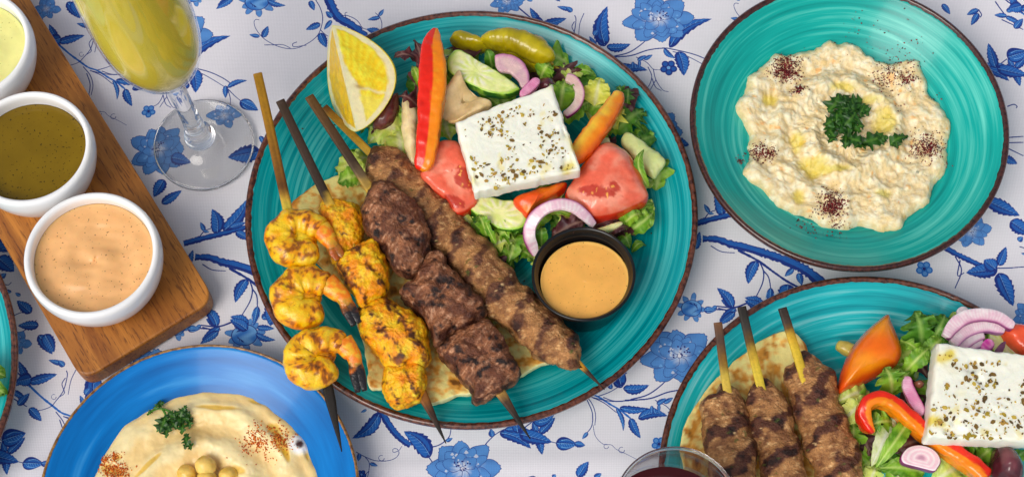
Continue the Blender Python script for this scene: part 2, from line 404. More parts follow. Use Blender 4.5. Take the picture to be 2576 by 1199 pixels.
def rose(c, r, ct, seed=0):
    rs = np.random.RandomState(seed); C = totex([c], ct)[0]; R = np.linalg.norm(totex([(c[0]+r, c[1])], ct)[0]-C)
    for i in range(9):
        petal(C, i*.698+rs.uniform(-.2, .2), R*.5, R*rs.uniform(1.15, 1.55), R*.27, .3)
    a = np.linspace(0, 6.283, 40, endpoint=False)
    fill(C+R*np.stack([np.cos(a), .85*np.sin(a)], 1), C_DK)
    fill(C+R*.93*np.stack([np.cos(a), .85*np.sin(a)], 1), lambda X, Y: mixc(C_MD, C_LT, .5+.4*np.sin((X-C[0])/R*4+np.sin((Y-C[1])/R*5)*1.6)))
    for i in range(7):
        b = rs.rand()*6.28; stroke([C+R*.7*np.array([math.cos(b), .8*math.sin(b)]), C+R*.5*np.array([math.cos(b+.5), .8*math.sin(b+.5)]), C+R*.6*np.array([math.cos(b+1.1), .8*math.sin(b+1.1)])], None, 3, 1, C_DK, raw=True)
def bud(b, t, w, ct):
    pleaf(b, t, w, ct, ser=1)
    B, T = totex([b, t], ct); d = T-B; n = np.array([-d[1], d[0]])*.16
    for s in (-1, 0, 1): stroke([B+d*.25+n*s, B+d*.55+n*s*1.2, B+d*.8+n*s*.6], None, 4, 1, C_LT, raw=True)
def fl5(c, r, ct, dark=True):
    C = totex([c], ct)[0]; R = np.linalg.norm(totex([(c[0]+r, c[1])], ct)[0]-C)
    for i in range(5):
        a = i*1.2566+.3; q = C+.58*R*np.array([math.cos(a), math.sin(a)]); t = np.linspace(0, 6.28, 18)
        fill(q+R*.42*np.stack([np.cos(t), np.sin(t)], 1), C_DK if dark else C_MD)
        fill(q+R*.25*np.stack([np.cos(t), np.sin(t)], 1), C_MD if dark else C_LT, .6)
    t = np.linspace(0, 6.28, 14); fill(C+R*.2*np.stack([np.cos(t), np.sin(t)], 1), C_LT if dark else C_NV)
def lines(ct, w, *ls):
    for q in ls: stroke(q, ct, w, w*.7)
def leaves(ct, *ls):
    for q in ls: pleaf(q[0], q[1], q[2], ct, *(q[3:]))
def curl(c, r, ct, a0=0.0):
    a = np.linspace(a0, a0+5.2, 12); stroke([(c[0]+r*math.cos(x), c[1]+r*math.sin(x)) for x in a], ct, r*.22, r*.15)

# thick branches first
stroke([(950, 265), (1080, 270), (1200, 310), (1350, 345), (1500, 390), (1680, 450), (1850, 530), (1950, 600), (2060, 700), (2150, 800)], CT5, 62, 105)
stroke([(1270, -60), (1320, 60), (1370, 150), (1420, 200), (1530, 260), (1640, 350), (1700, 420), (1800, 560)], CT3, 100, 90)
stroke([(540, 330), (600, 430), (680, 560), (760, 660), (850, 740), (930, 790)], CT9, 85, 75)
stroke([(100, 275), (250, 235), (400, 200), (560, 160), (620, 140), (760, 90)], CT8, 52, 36)
stroke([(60, 915), (100, 945), (160, 980), (250, 1022)], CT6, 24, 20)
stroke([(130, 450), (200, 490), (330, 600), (440, 680), (540, 750), (640, 785), (760, 860), (850, 910), (950, 990)], CT1, 22, 18, C_MD)
lines(CT11, 24, [(340, 70), (480, 190), (600, 290), (760, 420)])
# tendrils and stems
lines(CT1, 10, [(590, 350), (600, 400), (560, 540), (480, 640), (430, 690), (350, 720), (250, 735)], [(480, 740), (560, 840), (590, 950), (570, 1060)], [(640, 780), (760, 740), (860, 690)],
      [(690, 790), (800, 825), (920, 820), (1040, 800)], [(1350, 930), (1380, 1040), (1330, 1150), (1250, 1195)], [(1380, 1060), (1410, 1160), (1470, 1200)],
      [(1650, 760), (1760, 790), (1900, 860), (2080, 970)], [(2110, 990), (2180, 1060), (2250, 1120)], [(2110, 1000), (2135, 1100), (2130, 1190)], [(580, 420), (545, 480), (570, 560), (520, 600)])
curl((460, 600), 24, CT1)
lines(CT8, 9, [(225, 225), (270, 175), (355, 145)], [(250, 440), (330, 485), (440, 495)])
lines(CT8, 15, [(500, 900), (380, 940), (230, 930)])
lines(CT5, 24, [(1270, 365), (1450, 460), (1590, 560), (1720, 650), (1900, 740), (2050, 800)])
lines(CT5, 13, [(1470, 480), (1500, 560), (1490, 660), (1430, 790)], [(1500, 550), (1545, 610), (1565, 715)], [(1840, 670), (1860, 750)], [(1070, 900), (1260, 912)], [(1090, 890), (1240, 925)])
lines(CT3, 9, [(1150, -10), (1200, 80), (1225, 180), (1210, 280), (1170, 370), (1090, 440), (980, 495), (880, 512), (760, 490), (650, 440), (570, 380), (510, 300), (490, 230), (510, 200), (545, 205)],
      [(1420, 170), (1480, 160), (1560, 190), (1610, 230), (1650, 290), (1700, 310)], [(1855, 340), (1860, 250), (1840, 180)], [(1480, 200), (1465, 140), (1490, 125)], [(1200, 310), (1240, 350), (1285, 380)],
      [(600, 470), (700, 470), (800, 470), (880, 505)], [(950, 440), (905, 460), (920, 490), (1050, 475)], [(1840, 180), (1790, 130)])
lines(CT4, 10, [(300, 415), (420, 385), (520, 320), (570, 265)], [(260, 420), (430, 410), (560, 370), (680, 355), (750, 365), (900, 400), (1010, 445), (1100, 500)])
lines(CT4, 6, [(470, 420), (550, 460), (600, 510), (655, 517)], [(600, 510), (620, 590), (670, 665), (715, 680)], [(620, 590), (575, 670)], [(80, 95), (50, 170), (40, 260)])
lines(CT9, 9, [(270, 870), (380, 930), (500, 975), (640, 980), (740, 950), (790, 890), (770, 835), (720, 835), (725, 875), (790, 850), (825, 800)], [(380, 930), (430, 1000), (430, 1100), (410, 1180)], [(430, 1110), (350, 1180)])
curl((580, 945), 34, CT9)
lines(CT9, 14, [(1150, 930), (1200, 1005)], [(1180, 810), (1260, 790), (1330, 750), (1400, 680), (1420, 590)], [(1760, 920), (1830, 790), (1920, 690), (2000, 630), (2100, 580)], [(2350, 620), (2460, 650), (2620, 740)])
lines(CT10, 8, [(0, 830), (130, 860), (200, 910), (290, 935)], [(515, 600), (555, 700), (550, 800), (500, 870)], [(540, 575), (640, 620), (740, 695)], [(550, 580), (700, 610), (850, 605), (1000, 590)])
lines(CT10, 4, [(560, 790), (580, 880), (640, 940), (700, 945), (740, 980), (820, 1020), (900, 1065)]); curl((662, 957), 18, CT10); curl((780, 985), 22, CT10)
lines(CT6, 5, [(250, 1025), (330, 1032), (430, 1026)], [(350, 410), (375, 402), (388, 410), (384, 416)], [(350, 530), (413, 525)], [(345, 550), (413, 548)], [(350, 570), (413, 600)], [(305, 262), (330, 240), (350, 225)], [(330, 70), (413, 110)], [(305, 0), (350, 60), (380, 85)], [(240, 30), (252, 50), (246, 62)], [(150, 985), (175, 1040), (150, 1110)], [(170, 1000), (160, 1060), (185, 1050)])
lines(CT7, 6, [(30, 320), (110, 280), (170, 280)], [(85, 390), (130, 380), (200, 320)], [(0, 115), (40, 125), (60, 110)])
# leaves
leaves(CT1, ((195, 465), (95, 260), 100), ((200, 465), (495, 385), 125), ((300, 10), (445, 195), 135), ((550, 290), (405, 250), 66), ((790, 710), (730, 585), 70), ((850, 890), (1165, 900), 95, .06), ((1030, 990), (1340, 970), 130, -.14), ((950, 990), (1030, 1185), 105, .05), ((815, 895), (860, 1115), 56, -.1), ((2100, 970), (2325, 890), 76, -.1), ((2080, 950), (2080, 1090), 74), ((1200, 890), (1210, 950), 40))
leaves(CT2, ((300, 590), (230, 710), 100), ((285, 755), (425, 665), 78), ((970, 400), (740, 440), 150), ((965, 290), (1020, 365), 44))
leaves(CT8, ((370, 195), (330, 0), 130, .1), ((420, 175), (620, -80), 130, .08), ((470, 150), (600, 110), 70), ((520, 180), (640, 250), 80), ((270, 175), (235, 105), 45), ((260, 175), (305, 185), 30), ((390, 945), (245, 1050), 76), ((385, 920), (280, 880), 90), ((240, 930), (190, 960), 40), ((730, 880), (800, 830), 70))
leaves(CT5, ((1440, 460), (1360, 670), 120, .08), ((1770, 530), (1690, 600), 62), ((1815, 570), (1845, 680), 76), ((1720, 670), (1700, 880), 190), ((1225, 885), (1080, 705), 115, .08), ((1240, 925), (1090, 1040), 85), ((885, 360), (925, 200), 80), ((1440, 920), (1370, 990), 70))
leaves(CT3, ((1330, 180), (1260, 115), 76), ((1320, 210), (1240, 310), 64), ((1840, 340), (1695, 305), 95), ((1840, 180), (1708, 205), 62), ((1830, 165), (1880, 92), 52), ((1200, 245), (1045, 310), 92), ((1195, 345), (1265, 500), 110), ((1090, 0), (1135, 105), 78), ((585, 390), (640, 270), 88), ((550, 380), (438, 360), 56))
leaves(CT4, ((240, 340), (150, 175), 105), ((240, 330), (255, 45), 135, -.12), ((250, 345), (430, 325), 84, .1), ((720, 350), (1040, 135), 115, -.14), ((680, 360), (765, 430), 50, .1), ((790, 380), (830, 560), 120, -.06), ((530, 440), (595, 405), 38), ((497, 445), (495, 505), 28))
leaves(CT9, ((560, 400), (225, 710), 190, -.12), ((1170, 930), (850, 620), 250, .1), ((1360, 740), (1440, 700), 54), ((440, 1010), (535, 1045), 58), ((2010, 635), (2390, 830), 170, -.1), ((1920, 690), (1900, 590), 90), ((2070, 600), (2350, 590), 95), ((315, 890), (300, 985), 64), ((400, 360), (330, 395), 40))
leaves(CT10, ((130, 855), (98, 765), 60), ((150, 860), (270, 735), 78), ((140, 870), (170, 1025), 78), ((520, 850), (478, 900), 36), ((440, 1190), (525, 1080), 90), ((570, 1199), (625, 1165), 50), ((250, 1199), (275, 1175), 40), ((1050, 635), (1120, 590), 46), ((1012, 645), (1012, 710), 34))
leaves(CT6, ((305, 262), (278, 162), 46), ((310, 262), (430, 290), 62), ((272, 770), (400, 830), 70), ((365, 850), (440, 905), 70), ((315, 1035), (193, 1050), 70), ((310, 1035), (262, 1000), 70), ((320, 1050), (375, 1180), 74), ((320, 1022), (348, 950), 42), ((100, 10), (130, 50), 30), ((240, 30), (195, 52), 28), ((240, 45), (212, 92), 30), ((350, 55), (302, 52), 26), ((345, 58), (405, 85), 26), ((350, 40), (380, 22), 26), ((335, 605), (390, 630), 40))
leaves(CT7, ((170, 280), (90, 212), 70), ((212, 350), (95, 352), 66), ((175, 645), (85, 665), 90), ((95, 795), (162, 728), 52), ((160, 810), (227, 882), 58), ((60, 165), (0, 152), 26), ((110, 185), (80, 170), 24), ((0, 85), (30, 60), 40), ((355, 580), (320, 545), 40), ((470, 735), (500, 700), 50))
# flowers
flower((640, 140), 250, CT4, 8, .72, 1); flower((270, 390), 200, CT2, 9, .85, 2, .3); pleaf((360, 440), (500, 470), 110, CT2)
flower((1560, 1080), 430, CT9, 8, .78, 3, .9); flower((200, 10), 230, CT11, 9, .85, 4, .3); rose((590, 1010), 108, CT8, 5)
pleaf((620, 930), (475, 860), 90, CT8, .1); pleaf((690, 950), (830, 960), 60, CT8); pleaf((680, 1000), (840, 1050), 60, CT8, .1)
rose((850, 890), 95, CT5, 6); bud((960, 905), (1075, 905), 76, CT5); bud((1565, 705), (1550, 880), 76, CT5); pleaf((1500, 915), (1330, 820), 120, CT5, .05)
fl5((715, 500), 66, CT4); fl5((195, 118), 50, CT2, False); fl5((30, 1035), 34, CT6, False); fl5((340, 1150), 60, CT9)
bud((2245, 1120), (2450, 1230), 150, CT1); flower((715, 160), 110, CT2, 6, .7, 7, .8, False)
bud((275, 935), (440, 940), 120, CT10); pleaf((420, 935), (500, 950), 60, CT10); bud((350, 220), (430, 195), 76, CT6)
flower((85, 450), 80, CT7, 6, .9, 8, .3, False); pleaf((245, 400), (300, 500), 80, CT7); flower((210, 890), 80, CT6, 6, .8, 9, .3)

img = bpy.data.images.new('floral_print', TWX, TWY, float_buffer=False); img.colorspace_settings.name = 'Non-Color'
pix = np.ones((TWY, TWX, 4), np.float32); pix[:, :, :3] = np.sqrt(np.clip(tex, 0, 1)); img.pixels.foreach_set(pix.ravel()); img.update(); img.pack()
m_cloth, nt, b, N = nmat('printed_cotton'); L = nt.links.new
uvn = N('ShaderNodeUVMap', uv_map='print'); it = N('ShaderNodeTexImage', image=img, extension='REPEAT', interpolation='Linear'); L(uvn.outputs[0], it.inputs[0])
sq = N('ShaderNodeMix', data_type='RGBA', blend_type='MULTIPLY'); sq.inputs[0].default_value = 1; L(it.outputs[0], sq.inputs[6]); L(it.outputs[0], sq.inputs[7])
tc = N('ShaderNodeTexCoord'); wv = []
for ax in ('X', 'Y'):
    w_ = N('ShaderNodeTexWave', wave_type='BANDS', bands_direction=ax, Scale=330.0, Distortion=1.0, Detail=2.0); w_.inputs['Detail Scale'].default_value = 3; L(tc.outputs['Object'], w_.inputs['Vector']); wv.append(w_)
sl = N('ShaderNodeTexNoise', Scale=1.0, Detail=4.0); mp = N('ShaderNodeMapping'); mp.inputs['Scale'].default_value = (90, 700, 1); L(tc.outputs['Object'], mp.inputs[0]); L(mp.outputs[0], sl.inputs['Vector'])
ad = N('ShaderNodeMath', operation='ADD'); L(wv[0].outputs[1], ad.inputs[0]); L(wv[1].outputs[1], ad.inputs[1])
ad2 = N('ShaderNodeMath', operation='ADD'); sm_ = N('ShaderNodeMath', operation='MULTIPLY'); sm_.inputs[1].default_value = .45; L(sl.outputs[0], sm_.inputs[0]); L(ad.outputs[0], ad2.inputs[0]); L(sm_.outputs[0], ad2.inputs[1])
mr = N('ShaderNodeMapRange'); mr.inputs[1].default_value = .2; mr.inputs[2].default_value = 2.1; mr.inputs[3].default_value = .89; mr.inputs[4].default_value = 1.05; L(ad2.outputs[0], mr.inputs[0])
mx = N('ShaderNodeMix', data_type='RGBA', blend_type='MULTIPLY'); mx.inputs[0].default_value = 1; L(sq.outputs[2], mx.inputs[6]); L(mr.outputs[0], mx.inputs[7]); L(mx.outputs[2], b.inputs['Base Color'])
bu = N('ShaderNodeBump', Strength=.2, Distance=.0003); L(ad2.outputs[0], bu.inputs['Height']); L(bu.outputs[0], b.inputs['Normal'])
b.inputs['Roughness'].default_value = .85; b.inputs['Specular IOR Level'].default_value = .25; b.inputs['Sheen Weight'].default_value = .15
gx, gy = np.meshgrid(np.linspace(-.75, .75, 260), np.linspace(-.55, .55, 200), indexing='ij')
P0 = np.stack([gx.ravel(), gy.ravel(), 0*gx.ravel()], 1)
fold_y = W(1500, 1168)[1]; fold_x = W(2240, 40)[0]
P0[:, 2] = .0013*fbm(P0*np.array([1, 1.5, 0])+.31, 9, 4)-.0014+.0020*np.exp(-((P0[:, 1]-fold_y-.004*np.sin(P0[:, 0]*9))/.004)**2)+.0012*np.exp(-((P0[:, 0]-fold_x)/.004)**2)*ss(.05, .16, P0[:, 1])
P0[:, 2] = np.minimum(P0[:, 2], .0012)
fcl = grid_faces(260, 200)
cloth = mk('tablecloth', P0, fcl, m_cloth, origin=(0, 0, 0), close=False)
uvl = cloth.data.uv_layers.new(name='print'); vi = np.zeros(len(cloth.data.loops), np.int32); cloth.data.loops.foreach_get('vertex_index', vi)
uv = (P0[:, :2]@LM.T)[vi]; uvl.data.foreach_set('uv', uv.astype(np.float32).ravel())
tag(cloth, 'white woven tablecloth printed with blue peonies and vines under all the dishes', 'tablecloth')

# ------------------------------------------------------------------ plates
m_teal = glaze('teal_glaze', A(0, 92, 102), A(2, 138, 143), A(84, 186, 184), 520.)
m_bowl = glaze('turquoise_glaze', A(0, 112, 108), A(14, 152, 142), A(110, 205, 188), 330.)
m_aqua = glaze('aqua_glaze', A(0, 110, 124), A(24, 164, 170), A(170, 226, 220), 260., (.33, .5, .7))
m_blue = glaze('blue_reactive_glaze', A(0, 78, 144), A(4, 108, 180), A(70, 156, 212), 120., (.3, .5, .72), .24, .05)
def rimmat(name, a, b2):
    m, nt, b, N = nmat(name); L = nt.links.new; tc = N('ShaderNodeTexCoord'); n = N('ShaderNodeTexNoise', Scale=420.0, Detail=4.0); L(tc.outputs['Object'], n.inputs['Vector'])
    cr = N('ShaderNodeValToRGB'); cr.color_ramp.elements[0].position = .35; cr.color_ramp.elements[1].position = .68; cr.color_ramp.elements[0].color = (*a, 1); cr.color_ramp.elements[1].color = (*b2, 1)
    L(n.outputs[0], cr.inputs[0]); L(cr.outputs[0], b.inputs['Base Color']); b.inputs['Roughness'].default_value = .25; b.inputs['Coat Weight'].default_value = .3
    bu = N('ShaderNodeBump', Strength=.2, Distance=.0005); L(n.outputs[0], bu.inputs['Height']); L(bu.outputs[0], b.inputs['Normal']); return m
m_brown = rimmat('brown_rim_glaze', A(48, 20, 14), A(104, 58, 40)); m_dkbrown = rimmat('dark_brown_rim_glaze', A(38, 14, 10), A(70, 32, 24)); m_gold = rimmat('tan_rim_glaze', A(92, 56, 22), A(160, 118, 60))
m_under = food('teal_underside', A(60, 30, 24), rough=.3, coat=.4)
def plate(label, cat, bbox, zr, well_r, well_z, mat, rmat, rimw=.0028, curve=2.0, group=None, name='plate', lip=None, inner=None, out=.0017):
    c, R = fit_circle(*bbox, zr, bbox[2] > 500); cc = np.array([c[0], c[1], 0])
    t = thing(name, label, cat, cc, group)
    rs_ = np.linspace(0, 1, 10); prof = [(max(R*well_r*x, 1e-4), well_z) for x in np.linspace(0, 1, 8)]
    for x in np.linspace(.06, 1, 16):
        prof.append((R*well_r+(R-R*well_r)*x, well_z+(zr-well_z)*(x**curve)))
    if inner: prof = inner(R)
    th = .0042
    prof += [(R+.0008, zr-.001), (R+.0004, zr-.003)]
    lo = [(p[0]-.0005, max(p[1]-th-.0006, .0028)) for p in prof[:-2][::-1]]
    foot = [q for q in lo if q[0] > R*well_r*.9]+[(R*well_r*.86, .0005), (R*well_r*.8, .0005), (R*well_r*.76, .0026), (1e-4, .0026)]
    V, F = lathe(prof+foot, cc, 160); mk('dish', V, F, mat, t)
    n = 320; a = np.linspace(0, 2*np.pi, n, endpoint=False); J = np.stack([np.cos(a)*40, np.sin(a)*40, 0*a], 1)
    jag = (.0011*pn(J*1.7+3)+.0006*pn(J*5))*(rimw/.0028); wv_ = .0006*pn(J*.05)
    lip = lip or .0045
    def zp(r): return np.interp(r, [q[0] for q in prof[:-2]], [q[1] for q in prof[:-2]])
    rings = []
    for k, (dr, dz) in enumerate([(-rimw, .00025), (-rimw*.5, .0006), (0, .0006), (out*.94, -.0006), (out, -lip*.6), (-.0004, -lip)]):
        rr = R+dr+(jag*.8 if k == 0 else jag*.2 if k == 1 else 0)
        zz = (zp(rr)+dz if k < 3 else zr+dz+0*a)
        rings.append(np.stack([cc[0]+rr*np.cos(a), cc[1]+rr*np.sin(a), zz+0*a], 1))
    V = np.vstack(rings); F = grid_faces(6, n, wrap_v=True); mk('rim', V, F[:, ::-1], rmat, t, close=False)
    return t, cc, R, zp
MAIN = plate('large teal brushed plate with brown rim holding four skewers and Greek salad', 'plate', (623, 1749, 33.5, 1068), .025, .60, .0078, m_teal, m_brown, .0019, 1.7, 'teal plates with brown rims')
BOWL = plate('turquoise shallow bowl with dark brown rim holding the lumpy eggplant dip', 'bowl', (1743, 2533, -28, 664), .036, .48, .009, m_bowl, m_dkbrown, .0018, 1.5, name='bowl')
BLUE = plate('glossy cobalt blue plate with thin gold rim under the hummus', 'plate', (97, 901, 868, 1590), .022, .60, .0075, m_blue, m_gold, .0008, 1.0, lip=.0022, out=.0009)
SIDE = plate('aqua brushed plate with brown rim in the lower right corner holding three kofta skewers', 'plate', (1664, 2772, 700, 1712), .024, .60, .0078, m_aqua, m_brown, .0018, 1.7, 'teal plates with brown rims')
LEFT = plate('teal plate with brown rim cut off by the left edge of the picture', 'plate', (-1088, 36, 460, 1480), .024, .60, .0078, m_teal, m_brown, .0019, 1.7, 'teal plates with brown rims')

# ------------------------------------------------------------------ wooden board
m, nt, b, N = nmat('oiled_acacia'); L = nt.links.new; m_wood = m
tc = N('ShaderNodeTexCoord'); mp = N('ShaderNodeMapping'); L(tc.outputs['Object'], mp.inputs[0])
bd = W(545, 735, .016)-W(75, 0, .016); bang = math.atan2(bd[1], bd[0])
rot = N('ShaderNodeVectorRotate', rotation_type='Z_AXIS'); rot.inputs['Angle'].default_value = -bang; L(tc.outputs['Object'], rot.inputs['Vector'])
L(rot.outputs[0], mp.inputs[0]); mp.inputs['Scale'].default_value = (9, 110, 60)
n1 = N('ShaderNodeTexNoise', Scale=1.0, Detail=6.0, Roughness=.6, Distortion=.8); L(mp.outputs[0], n1.inputs['Vector'])
mp2 = N('ShaderNodeMapping'); mp2.inputs['Scale'].default_value = (90, 900, 300); L(rot.outputs[0], mp2.inputs[0])
n2 = N('ShaderNodeTexNoise', Scale=1.0, Detail=3.0, Roughness=.7); L(mp2.outputs[0], n2.inputs['Vector'])
n3 = N('ShaderNodeTexNoise', Scale=26.0, Detail=2.0); L(tc.outputs['Object'], n3.inputs['Vector'])
cr = N('ShaderNodeValToRGB'); e = cr.color_ramp.elements; e[0].position = .3; e[0].color = (*A(122, 66, 12, .85), 1); e[1].position = .72; e[1].color = (*A(182, 118, 44, .85), 1); L(n1.outputs[0], cr.inputs[0])
pr = N('ShaderNodeValToRGB'); e = pr.color_ramp.elements; e[0].position = .36; e[0].color = (.28, .2, .15, 1); e[1].position = .47; e[1].color = (1, 1, 1, 1); L(n2.outputs[0], pr.inputs[0])
m1 = N('ShaderNodeMix', data_type='RGBA', blend_type='MULTIPLY'); m1.inputs[0].default_value = .8; L(cr.outputs[0], m1.inputs[6]); L(pr.outputs[0], m1.inputs[7])
m2 = N('ShaderNodeMix', data_type='RGBA', blend_type='OVERLAY'); m2.inputs[0].default_value = .2; L(m1.outputs[2], m2.inputs[6]); L(n3.outputs[0], m2.inputs[7]); L(m2.outputs[2], b.inputs['Base Color'])
b.inputs['Roughness'].default_value = .5; bu = N('ShaderNodeBump', Strength=.25, Distance=.0005); L(n2.outputs[0], bu.inputs['Height']); L(bu.outputs[0], b.inputs['Normal'])
BZ = .016
cA = W(541, 752, BZ); cB = W(207, 958, BZ); cT = W(75, -2, BZ); cL = W(-4, 652, BZ)
ex = cB-cA; wlen = np.linalg.norm(ex); ex /= wlen; dirs = cT-cA; dirs /= np.linalg.norm(dirs)
far = .34; base = [cA, cB, cB+dirs*far, cA+dirs*far]; rad = .011; out = []
for i in range(4):
    p, q, r = base[i-1], base[i], base[(i+1) % 4]; d1 = (p-q)/np.linalg.norm(p-q); d2 = (r-q)/np.linalg.norm(r-q)
    for t_ in np.linspace(0, 1, 9): out.append((q+d1*rad*(1-t_)**2+d2*rad*t_**2)[:2])
out = np.array(out); cen = out.mean(0); rings = []
for off, z in ((.0006, .0004), (0, .0016), (0, BZ-.0016), (.0005, BZ-.0004), (.0016, BZ), ):
    d = cen-out; d /= np.linalg.norm(d, axis=1)[:, None]; rings.append(np.column_stack([out+d*off, np.full(len(out), z)]))
V = np.vstack(rings); n = len(out); F = grid_faces(5, n, wrap_v=True).tolist()+[list(range(4*n, 5*n)), list(range(n))[::-1]]
if np.cross(V[F[0][1]]-V[F[0][0]], V[F[0][2]]-V[F[0][0]])@(V[F[0][0]]-np.append(cen, 0)) < 0: F = [f[::-1] for f in F]
bo = mk('serving_board', V, F, m_wood, smooth=False); tag(bo, 'brown wooden serving board with rounded corners carrying three white ramekins', 'serving board')

# ------------------------------------------------------------------ ramekins and their sauces
m_white = food('white_stoneware', A(236, 232, 232), rough=.14, coat=.5, bump=(160, .06, .001))
def sauce_disc(name, label, c, r, z, col, amp, swirl, mat, seed=0, specks=None, edge=.0006):
    nr, na = 46, 120; rr = np.linspace(.0, 1, nr); aa = np.linspace(0, 2*np.pi, na, endpoint=False)
    Rg, Ag = np.meshgrid(rr, aa, indexing='ij'); X = c[0]+r*Rg*np.cos(Ag); Y = c[1]+r*Rg*np.sin(Ag)
    P = np.stack([X.ravel(), Y.ravel(), 0*X.ravel()], 1); Rf = Rg.ravel(); Af = Ag.ravel()
    h = amp*(.6*fbm(P*np.array([1, 1.8, 1]), 62, 2, seed)+.8*np.sin(swirl*(Rf*5.2)+Af*1.0+1.2*fbm(P, 40, 2, seed+3))*(1-Rf)**.5)*ss(1, .75, Rf)
    P[:, 2] = z+h+edge*ss(.92, 1, Rf)
    # skirt down the wall so that the fill has depth
    low = P[-na:].copy(); low[:, 2] -= .008; low[:, 0] = c[0]+(low[:, 0]-c[0])*.86; low[:, 1] = c[1]+(low[:, 1]-c[1])*.86
    P = np.vstack([P, low]); F = grid_faces(nr+1, na, wrap_v=True)
    o = mk(name, P, F, mat, col=None, origin=(c[0], c[1], z), close=False); tag(o, label, 'sauce'); return o
def saucemat(name, col, speck, sc=900., th=.30, rough=.3, coat=.4, bump=None, sss=.35):
    m, nt, b, N = nmat(name); L = nt.links.new; tc = N('ShaderNodeTexCoord')
    n = N('ShaderNodeTexNoise', Scale=sc, Detail=1.0); L(tc.outputs['Object'], n.inputs['Vector'])
    cr = N('ShaderNodeValToRGB'); e = cr.color_ramp.elements; e[0].position = th-.03; e[0].color = (*speck, 1); e[1].position = th+.02; e[1].color = (*col, 1); L(n.outputs[0], cr.inputs[0])
    n2 = N('ShaderNodeTexNoise', Scale=60.0, Detail=4.0); L(tc.outputs['Object'], n2.inputs['Vector'])
    mr = N('ShaderNodeMapRange'); mr.inputs[3].default_value = .86; mr.inputs[4].default_value = 1.14; mr.inputs[1].default_value = .25; mr.inputs[2].default_value = .75; L(n2.outputs[0], mr.inputs[0])
    mx = N('ShaderNodeMix', data_type='RGBA', blend_type='MULTIPLY'); mx.inputs[0].default_value = 1; L(cr.outputs[0], mx.inputs[6]); L(mr.outputs[0], mx.inputs[7]); L(mx.outputs[2], b.inputs['Base Color'])
    b.inputs['Roughness'].default_value = rough; b.inputs['Coat Weight'].default_value = coat*.3; b.inputs['Specular IOR Level'].default_value = .2
    b.inputs['Subsurface Weight'].default_value = sss; b.inputs['Subsurface Radius'].default_value = (.004, .002, .001); b.inputs['Subsurface Scale'].default_value = 1
    return m
m_aioli = saucemat('pink_orange_aioli', A(236, 182, 122, 1), A(140, 100, 60), 700, .29)
m_vin = saucemat('brown_vinaigrette', A(118, 93, 10, 1), A(56, 44, 8), 560, .32, .16, .7, sss=.1)
m_green = saucemat('pale_green_sauce', A(206, 202, 130), A(150, 150, 80), 700, .27)
m_spicy = saucemat('orange_dressing', A(236, 164, 82), A(150, 96, 40), 800, .285, .18, .6)
def ramekin(label, c, Rr, zs):
    """c: centre on the board, Rr: outer radius at the lip"""
    t = thing('ramekin', label, 'ramekin', (c[0], c[1], BZ), 'white ramekins on the wooden board'); h = .041
    pr = [(1e-4, .0002), (.60, .0002), (.68, .0006), (.76, .0035), (.87, .011), (.96, .020), (1.015, .030), (1.01, .037), (.99, .0400), (.955, h), (.915, .0402), (.895, .037), (.89, .030), (.86, .020), (.76, .010), (.55, .0065), (1e-4, .006)]
    P = smooth_line([(p[0]*Rr if p[0] > .001 else p[0], p[1]) for p in pr], 60); P[:, 0] = np.maximum(P[:, 0], 1e-4)
    V, F = lathe(P, (c[0], c[1], BZ+.0003), 110); mk('cup', V, F, m_white, t)
    return t
for lab, bb, zz, mt_, sl_, am, sw in (('white ramekin at the front end of the board filled with peach aioli', (58, 399, 480, 798), .057, m_aioli, 'smooth swirled peach orange sauce in the front ramekin', .0015, 1.7),
                                ('white ramekin in the middle of the board filled with brown dressing', (-90, 229, 218, 524), .057, m_vin, 'speckled olive brown vinaigrette in the middle ramekin', .0001, .4),
                                ('white ramekin in the top left corner filled with pale green sauce', (-238, 76, -38, 260), .057, m_green, 'creamy pale green sauce in the corner ramekin', .0006, 1.3)):
    c, R = fit_circle(*bb, zz); ramekin(lab, c, R, zz)
    dz = .0090 if mt_ is m_aioli else .0110
    sauce_disc('sauce', sl_, c, R*(.893 if mt_ is m_aioli else .888), BZ+.0415-dz, None, am, sw, mt_, seed=int(R*1e5))

# ------------------------------------------------------------------ champagne flute and juice
m_gl = thin_glass('clear_thin_glass', (.99, .995, .99), 1.3); m_sg = solid_glass('clear_stem_glass')
fc, fR = fit_circle(388, 640, 247, 489, .001)
fl = thing('champagne_flute', 'clear stemmed champagne flute with mimosa standing beside the wooden board', 'glass', (fc[0], fc[1], 0))
pr = [(1e-4, .0015), (fR-.002, .0015), (fR, .0022), (fR, .0032), (fR-.002, .0040), (fR*.6, .0048), (fR*.36, .0072), (.0078, .0105)]
V, F = lathe(smooth_line(pr[4:], 24).tolist() if False else pr, (fc[0], fc[1], 0), 96); mk('foot', V, F, m_sg, fl)
LEAN = math.radians(2.6)
def lean(V):
    q = np.array(V)-np.array([fc[0], fc[1], 0]); c_, s_ = math.cos(LEAN), math.sin(LEAN)
    return np.column_stack([fc[0]+q[:, 0]*c_-q[:, 2]*s_, fc[1]+q[:, 1], q[:, 0]*s_*0+q[:, 2]*c_])
st = [(1e-4, .0100), (.0068, .0102), (.0088, .0125), (.0094, .0150), (.0082, .0175), (.0086, .0195), (.0074, .0220), (.0062, .028), (.0056, .040), (.0054, .058), (.0055, .074), (.0062, .083), (.0082, .0895), (.0080, .0925), (1e-4, .0930)]
V, F = lathe(smooth_line(st, 60), (fc[0], fc[1], 0), 64); mk('stem', lean(V), F, m_sg, fl)
bw = [(.0030, .0908), (.0085, .0930), (.0135, .0980), (.0185, .1060), (.0222, .1150), (.0252, .1270), (.0268, .1420), (.0273, .1580), (.0269, .178), (.0259, .203), (.0248, .228), (.0238, .250)]
